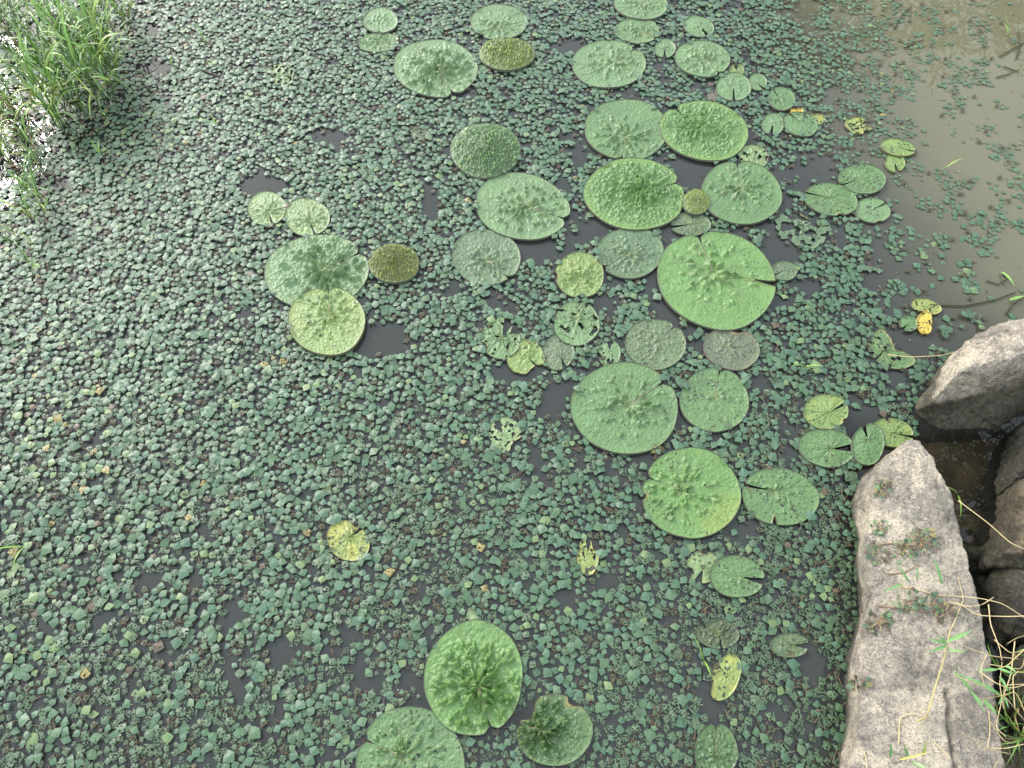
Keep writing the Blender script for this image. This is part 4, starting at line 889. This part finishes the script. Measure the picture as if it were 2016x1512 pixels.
# ------------------------------------------------------------------ plants and straw on the slab
def stem_thing(name, px_pts, lab, cat='dry stem', r=.0016, c=(.42, .33, .17), z_add=None, mat=None, leaves=(), group=None):
    P = []
    for i_, q in enumerate(px_pts):
        za = q[2] if len(q) > 2 else .004; p = on_slab(q[0], q[1], 0)
        if za > .02:    # lifted above the stone along the same line of sight
            p = ground(q[0], q[1], p[2] + za)
        else: p[2] += za
        P.append(np.array(p, float))
    P = np.array(P); c0 = P[0].copy(); Q = P - c0
    if len(Q) > 2:      # smooth polyline
        t = np.linspace(0, len(Q) - 1, len(Q) * 5); Q2 = np.column_stack([np.interp(t, range(len(Q)), Q[:, k]) for k in range(3)])
        for _ in range(2): Q2[1:-1] = (Q2[:-2] + 2 * Q2[1:-1] + Q2[2:]) / 4
        Q = Q2
    mb = MB(); tube(mb, Q, r, r * .6, 5, 0, (*c, 1))
    o = obj(name, mb.build('stem', [mat or M_STRAW]), loc=c0); tag(o, lab, cat, group, 'thing')
    for (lx, ly, ex_, ey_, zz, wd, cc) in leaves:
        b0 = ground(lx, ly, on_slab(lx, ly)[2] + zz); b1 = ground(ex_, ey_, on_slab(ex_, ey_)[2] + zz + .012); d = b1 - b0; L = np.linalg.norm(d)
        m2 = MB(); dd = d / L; blade(m2, b0 - c0, dd + np.array([0, 0, .35]), L * 1.03, wd, .7, 8, 0, (*cc, 1)); obj('leaf_blade', m2.build('leaf_blade', [M_GRASS]), o)
    return o
G1, G2, G3 = (.11, .25, .075), (.15, .30, .09), (.24, .30, .05)
stem_thing('leafy_grass', [(1806,1420,.03),(1822,1412),(1828,1400,.03),(1842,1350,.04),(1858,1300,.05),(1866,1262,.06),(1872,1235,.05)], 'tall straw stem with four green leaves lying down the slab', 'grass', .0028, (.40, .34, .15),
   leaves=[(1866,1262,1912,1242,.06,.014,G2),(1866,1268,1822,1258,.06,.011,G1),(1864,1268,1844,1250,.06,.012,G1),(1862,1272,1826,1285,.06,.012,G1),(1868,1280,1902,1284,.05,.009,G2)], group='leafy stems over the slab')
stem_thing('leafy_grass', [(2030,1430,.05),(2000,1360,.07),(1975,1370,.08),(1958,1372,.08),(1935,1376,.06)], 'green-leaved grass stem reaching over the right edge of the slab', 'grass', .002, (.34, .30, .12),
   leaves=[(1975,1372,1880,1325,.06,.013,G1),(1912,1360,1876,1322,.05,.013,G2),(1912,1362,1938,1402,.05,.013,G1),(1936,1378,1962,1408,.05,.015,G2),(1975,1368,1985,1395,.07,.010,G1),(1975,1368,1964,1388,.07,.010,G1)], group='leafy stems over the slab')
stem_thing('leafy_grass', [(2040,1260,.08),(2004,1290,.09),(1985,1310,.09),(1962,1318,.09)], 'grass stem with curved leaves over the dark gap by the slab', 'grass', .002, (.36, .31, .13),
   leaves=[(1962,1318,1922,1321,.09,.011,G2),(1966,1316,2000,1330,.09,.010,G1),(1980,1310,2002,1325,.09,.010,G2),(1968,1332,1984,1362,.09,.011,G1)], group='leafy stems over the slab')
for k, (pp, lab) in enumerate([
   ([(2040,1212,.06),(1985,1214,.06),(1925,1212,.05),(1880,1190,.02),(1860,1186)], 'straight dry straw crossing from the right border to the slab'),
   ([(1770,1155),(1800,1160),(1840,1172),(1890,1175),(1930,1178,.03),(1975,1188,.06),(2040,1232,.06)], 'long dry straw running right across the upper slab'),
   ([(1695,1205),(1720,1192),(1760,1198),(1820,1206),(1856,1204)], 'brown arched root stem across the slab from the water'),
   ([(1872,1238),(1884,1210),(1896,1180),(1888,1150),(1885,1136)], 'thin straw standing up the slab above the leafy stem'),
   ([(1946,1190,.05),(1950,1230,.06),(1968,1275,.07),(1972,1300,.07)], 'bent straw over the dark gap right of the slab'),
   ([(1768,1466),(1770,1412),(1796,1404),(1832,1418)], 'angular bent straw lying low on the slab'),
   ([(1680,1448),(1702,1484),(1710,1530)], 'straw at the lower left rim of the slab'),
   ([(1838,1462),(1856,1478),(1868,1496)], 'short straw low on the slab near the crack'),
   ([(1945,1400),(1948,1440),(1942,1476)], 'thin straw hanging down the right rim of the slab'),
   ([(1880,990,.02),(1940,1035,.02),(1990,1070,.04),(2040,1090,.05)], 'thin twig bridging the pool from slab to tan stone'),
   ([(1746,700,.006),(1790,705,.006),(1850,702,.006),(1900,690)], 'pale grass stem lying from the half-eaten pad to the boulder'),
   ([(1928,1322,.04),(1960,1345,.06),(1990,1356,.08),(2040,1342,.08)], 'straw sweeping right from the slab rim'),
   ([(1998,1262,.07),(1990,1330,.08),(1972,1380,.07),(1960,1432,.05),(1980,1450,.06)], 'crooked straw dangling over the dark gap'),
   ([(1880,1190),(1905,1198,.02),(1935,1190,.05),(1956,1176,.06)], 'fine straw rising off the slab toward the gap'),
   ([(1700,1120),(1745,1132),(1780,1128),(1808,1112)], 'dried brown runner in the weeds at the slab middle'),
   ([(1715,1075),(1750,1070),(1790,1075),(1830,1078),(1850,1070)], 'dried brown runner through the upper slab weeds')]):
    stem_thing('dry_straw', pp, lab, 'dry stem', .0017 if 'runner' not in lab and 'root' not in lab else .0024, (.50, .40, .22) if 'brown' not in lab else (.20, .14, .08), group='dry stems on the slab')
# blades that stand on the slab
for (a, c, b_, d_, lab, cc, wd) in [(1854,1150,1836,1096,'dark green blade standing on the upper slab',G1,.012),(1788,1146,1766,1112,'green blade pair leaf on the upper left slab',G1,.011),(1776,1150,1738,1166,'pale green blade lying toward the water on the slab',G2,.010),
     (1804,1142,1807,1115,'short green blade upright on the slab middle',G2,.008),(1752,1492,1754,1462,'dark blade near the bottom of the slab',G1,.012),(1786,1490,1778,1464,'blade at the slab bottom beside the yellow one',G1,.011),
     (1816,1488,1822,1456,'yellow-green blade at the foot of the tall straw stem',G3,.009),(1770,1496,1832,1480,'long yellow blade lying across the slab bottom',(.42,.38,.07),.006),(1880,1330,1886,1312,'tiny blade beside the leafy stem',G1,.006),
     (1796,1500,1836,1520,'pale blade at the bottom edge of the slab',G2,.010)]:
    p0, p1 = on_slab(a, c), ground(b_, d_, on_slab(b_, d_)[2] + .03); mb = MB(); d = p1 - p0; L = np.linalg.norm(d)
    blade(mb, (0, 0, 0), d / L + np.array([0, 0, .25]), L * 1.03, wd, .5, 8, 0, (*cc, 1)); tag(obj('grass_sprig', mb.build('grass_sprig', [M_GRASS]), loc=p0), lab, 'grass', 'blades on the slab')
mb = MB(); p0 = ground(1922, 668, .33); p1 = ground(1978, 696, .33); d = p1 - p0; L = np.linalg.norm(d)

# stranded rosettes and dry litter on the slab
def stranded(cx_, cy_, n, spread_px, lab, kinds_=('green', 'eaten', 'pale', 'brown', 'brown', 'yellow')):
    c0 = on_slab(cx_, cy_); o = obj('stranded_plant', None, loc=c0); tag(o, lab, 'water plant', 'plants stranded on the slab')
    for k in range(int(n * 1.7)):
        a_ = rng.uniform(0, 6.28); rr = spread_px * math.sqrt(rng.uniform(.02, 1)); q = on_slab(cx_ + rr * math.cos(a_) * 1.25, cy_ + rr * math.sin(a_), .004 + rng.uniform(0, .014))
        kd = kinds_[rng.integers(0, len(kinds_))]
        obj('leaf', VMESH[kd][rng.integers(0, len(VMESH[kd]))], o, q - c0, (rng.normal(0, .3), rng.normal(0, .3), -a_ - math.pi / 2 + rng.normal(0, .8)), rng.uniform(.007, .019))
    for k in range(max(5, n // 2)):
        a_ = rng.uniform(0, 6.28); rr = spread_px * rng.uniform(.5, 1.3); q = on_slab(cx_ + rr * math.cos(a_) * 1.3, cy_ + rr * math.sin(a_), .006); m2 = MB()
        mid = (q - c0) * .5 + np.array([0, 0, .012]); tube(m2, [(0, 0, .002), mid, q - c0], .0013, .0008, 4, 0, (*(np.array([.30, .22, .12]) * rng.uniform(.5, 1.3)), 1)); obj('stem', m2.build('stem', [M_STRAW]), o)
PA = ('pale', 'brown', 'pale', 'green')
stranded(1812, 1068, 30, 26, 'clump of small dark leaves on brown runners at the slab top')
stranded(1735, 965, 22, 16, 'stranded leaves and red roots at the upper left slab rim')
stranded(1728, 1040, 14, 14, 'dried pale leaf litter on the left rim of the upper slab', PA)
stranded(1722, 1092, 14, 14, 'straw-coloured litter tuft at the left slab rim', PA)
stranded(1728, 1224, 30, 22, 'dark leafy clump at the notch in the left slab rim')
stranded(1858, 1206, 16, 16, 'dark triangular leaves at the middle of the slab')
stranded(1785, 1186, 16, 22, 'scattered dry and green bits on the slab middle', PA)
stranded(1690, 1348, 18, 14, 'wet leaves hanging on the left slab rim near the bottom')
stranded(1775, 1085, 14, 20, 'pale dry flakes on the slab beside the dark leaf clump', PA)
stranded(1832, 1190, 10, 16, 'few green leaflets beside the brown root stem', ('green',))

# ------------------------------------------------------------------ grass tangle in the lower right corner
def corner_tuft(px, py, z, n, lab, tall, dry):
    c0 = ground(px, py, z); o = obj('grass_clump', None, loc=(c0[0], c0[1], z)); tag(o, lab, 'grass', 'bank grass at the lower right')
    for k in range(n):
        me = DRY[gr_.integers(0, len(DRY))] if gr_.uniform() < dry else STALKS[gr_.integers(0, len(STALKS))]
        obj('stalk', me, o, (gr_.normal(0, .03), gr_.normal(0, .03), 0), (gr_.normal(0, .45), gr_.normal(0, .45) - .25, gr_.uniform(0, 6.28)), tall * gr_.uniform(.7, 1.2))
corner_tuft(2024, 1330, .02, 10, 'straw-coloured grass tuft at the right border above the corner', .42, .55)
corner_tuft(2010, 1440, .03, 12, 'green and dry grass tuft in the lower right corner', .42, .35)
corner_tuft(1994, 1505, .03, 12, 'nearest green grass tuft at the bottom right corner', .38, .25)

for k in range(16):
    a_ = rng.uniform(1935, 2030); b_ = rng.uniform(1230, 1500); L_ = rng.uniform(50, 120); t_ = rng.uniform(0, 6.28); z_ = .05 + rng.uniform(0, .08)
    kx, ky = rng.normal(0, 18), rng.normal(0, 18)
    stem_thing('dry_straw', [(a_, b_, z_), (a_ + L_ * .5 * math.cos(t_) + kx, b_ + L_ * .5 * math.sin(t_) + ky, z_ + .03), (a_ + L_ * math.cos(t_), b_ + L_ * math.sin(t_), z_)],
               'dry straw in the tangle over the dark gap at the lower right', 'dry stem', .0015, tuple(np.array([.46, .37, .20]) * rng.uniform(.6, 1.1)), group='tangled straws over the gap')

# ------------------------------------------------------------------ weeds under the surface and stems in the silty water
def weed(px, py, lab, n=5, L=.10):
    c0 = ground(px, py, -.012); mb = MB()
    for k in range(n):
        a_ = rng.uniform(0, 6.28); Pp = [np.array([math.cos(a_ + .3 * t) * L * t, math.sin(a_ + .3 * t) * L * t, .013 - .01 * t]) for t in np.linspace(0, 1, 6)]
        tube(mb, Pp, .0016, .0008, 4, 0, (.03, .035, .02, 1))
        for p in Pp[1:]:
            for s in range(5):
                b_ = rng.uniform(0, 6.28); blade(mb, p, (math.cos(b_), math.sin(b_), .05), L * .22, .006, .0, 3, 0, (.035, .045, .022, 1))
    tag(obj('water_weed', mb.build('water_weed', [M_WEED]), loc=c0), lab, 'water weed', 'dark weed in the silty water')
for (a, c, lab) in [(1955,388,'feathery dark weed just under the surface, upper one of the right group'),(1944,462,'dark weed spray under the surface in the silty water'),(1992,450,'dark branched weed nearest the right border'),
                    (1972,545,'dim sunken weed above the boulder'),(1910,480,'small dim weed left of the branched ones')]: weed(a, c, lab)
for k, (pp, lab) in enumerate([([(2016,85),(1990,98),(1966,112)],'dark straight reed blade lying in silty water at the right border'),([(2004,60),(2008,90),(2000,118)],'thin reed crossing the straight blade at the right border'),
    ([(1975,130),(2000,140),(2006,138)],'short olive reed piece below the crossed reeds'),([(1962,152),(1985,146),(1996,140)],'olive floating stem below the crossed reeds, pointing up right'),
    ([(1830,600),(1900,602),(1960,590),(2000,575)],'long thin dark stem floating above the boulder'),([(1980,620),(1992,600),(2016,585)],'dark bent reed floating by the top of the boulder'),
    ([(1942,552),(1965,560),(1985,548)],'pale-tipped bent stem in the silty water above the boulder'),([(1760,58),(1775,30),(1795,12)],'dark curved twig floating among far right rosettes'),
    ([(1780,95),(1800,84),(1818,78)],'dark twig below the curved twig in the far right water')]):
    mb = MB(); P = [ground(x_, y_, .006) for (x_, y_) in pp]; c0 = P[0].copy(); tube(mb, [p - c0 for p in P], .003, .002, 5, 0, (.05, .05, .025, 1))
    tag(obj('floating_stem', mb.build('floating_stem', [M_STRAW]), loc=c0), lab, 'stem', 'stems floating in the silty water')
for (a, c, b_, d_, lab) in [(1972,535,2000,565,'bright green bent blade floating above the boulder'),(1988,590,2020,582,'bright green blade at the right border above the boulder')]:
    p0, p1 = ground(a, c, .01), ground(b_, d_, .02); mb = MB(); d = p1 - p0; L = np.linalg.norm(d); blade(mb, (0, 0, 0), d / L + np.array([0, 0, .3]), L, .016, .8, 6, 0, (.16, .29, .06, 1))
    tag(obj('grass_sprig', mb.build('grass_sprig', [M_GRASS]), loc=p0), lab, 'grass', 'single sprigs poking through the carpet')

# ------------------------------------------------------------------ the trees whose reflections lie on the water
def leafy_tree(name, base, tips, lab, nleaf, L, wd, cc, r0):
    tips = np.array(tips); base = np.array(base, float); o = obj(name, None, loc=base); tag(o, lab, 'tree')
    top_ = tips.mean(0) - base; mb = MB(); P = [top_ * t * np.array([1, 1, 1]) + np.array([.15 * math.sin(t * 4), .1 * math.sin(t * 5), 0]) for t in np.linspace(0, .8, 8)]
    tube(mb, P, r0, r0 * .35, 8, 0, (.10, .075, .05, 1)); obj('trunk', mb.build('trunk', [M_BARK]), o)
    mb = MB(); lv = MB()
    for k, tp in enumerate(tips):
        s = P[int(rng.integers(3, 8))]; e = tp - base
        if k % 7 == 0: tube(mb, [s, (s + e) / 2 + np.array([0, 0, .15]), e], r0 * .16, r0 * .04, 5, 0, (.10, .08, .05, 1))
        d0 = (e - s) / (np.linalg.norm(e - s) + 1e-6) + rng.normal(0, .5, 3); d0 /= np.linalg.norm(d0)
        p = e.copy()
        for q in range(nleaf):
            a_ = rng.uniform(0, 6.28); ld = d0 * .8 + np.array([math.cos(a_), math.sin(a_), rng.uniform(-.5, .3)]) * .8; ld /= np.linalg.norm(ld)
            sd_ = np.cross(ld, rng.normal(0, 1, 3)); sd_ /= np.linalg.norm(sd_) + 1e-6; l_ = L * rng.uniform(.6, 1.15)
            Vq = [p, p + ld * l_ * .4 + sd_ * wd * .5, p + ld * l_ + np.array([0, 0, -.1 * l_]), p + ld * l_ * .4 - sd_ * wd * .5]
            lv.add(Vq, [(0, 1, 2, 3)], 0, (*(np.array(cc) * rng.uniform(.7, 1.3)), 1)); p = p + d0 * L * .28; d0 = d0 + np.array([0, 0, -.08]); d0 /= np.linalg.norm(d0)
    obj('limbs', mb.build('limbs', [M_BARK]), o); obj('crown', lv.build('crown', [M_CROWN]), o)
tips = []
while len(tips) < 620:
    x_, y_ = rng.uniform(1500, 2250), rng.uniform(-260, 190)
    lim = np.interp(x_, [1500, 1600, 1700, 1780, 1840, 1890, 1930, 2016, 2250], [40, 110, 150, 150, 110, 95, 60, 70, 40])
    if y_ < lim - 18 + rng.normal(0, 14) : tips.append(mirrored(x_, y_, rng.uniform(4.4, 5.4)))
tb = np.mean(tips, 0); leafy_tree('willow_tree', (tb[0] + .6, tb[1] + .8, .2), tips, 'narrow-leaved tree on the far right bank, seen as a yellow reflection', 16, .15, .024, (.05, .075, .022), .10)
tips = [mirrored(x_, y_, rng.uniform(2.5, 3.2)) for x_, y_ in zip(rng.normal(1905, 38, 60), rng.normal(862, 22, 60))] + [mirrored(x_, y_, rng.uniform(2.4, 3.0)) for x_, y_ in zip(rng.uniform(1840, 1945, 36), rng.normal(925, 26, 36))] \
     + [mirrored(x_, y_, rng.uniform(2.4, 3.0)) for x_, y_ in zip(rng.normal(1990, 30, 150), rng.uniform(880, 1250, 150))]
leafy_tree('bank_tree', (3.3, 1.6, .3), tips, 'narrow-leaved tree leaning over the right bank, seen reflected in the pool', 9, .15, .022, (.05, .075, .025), .06)
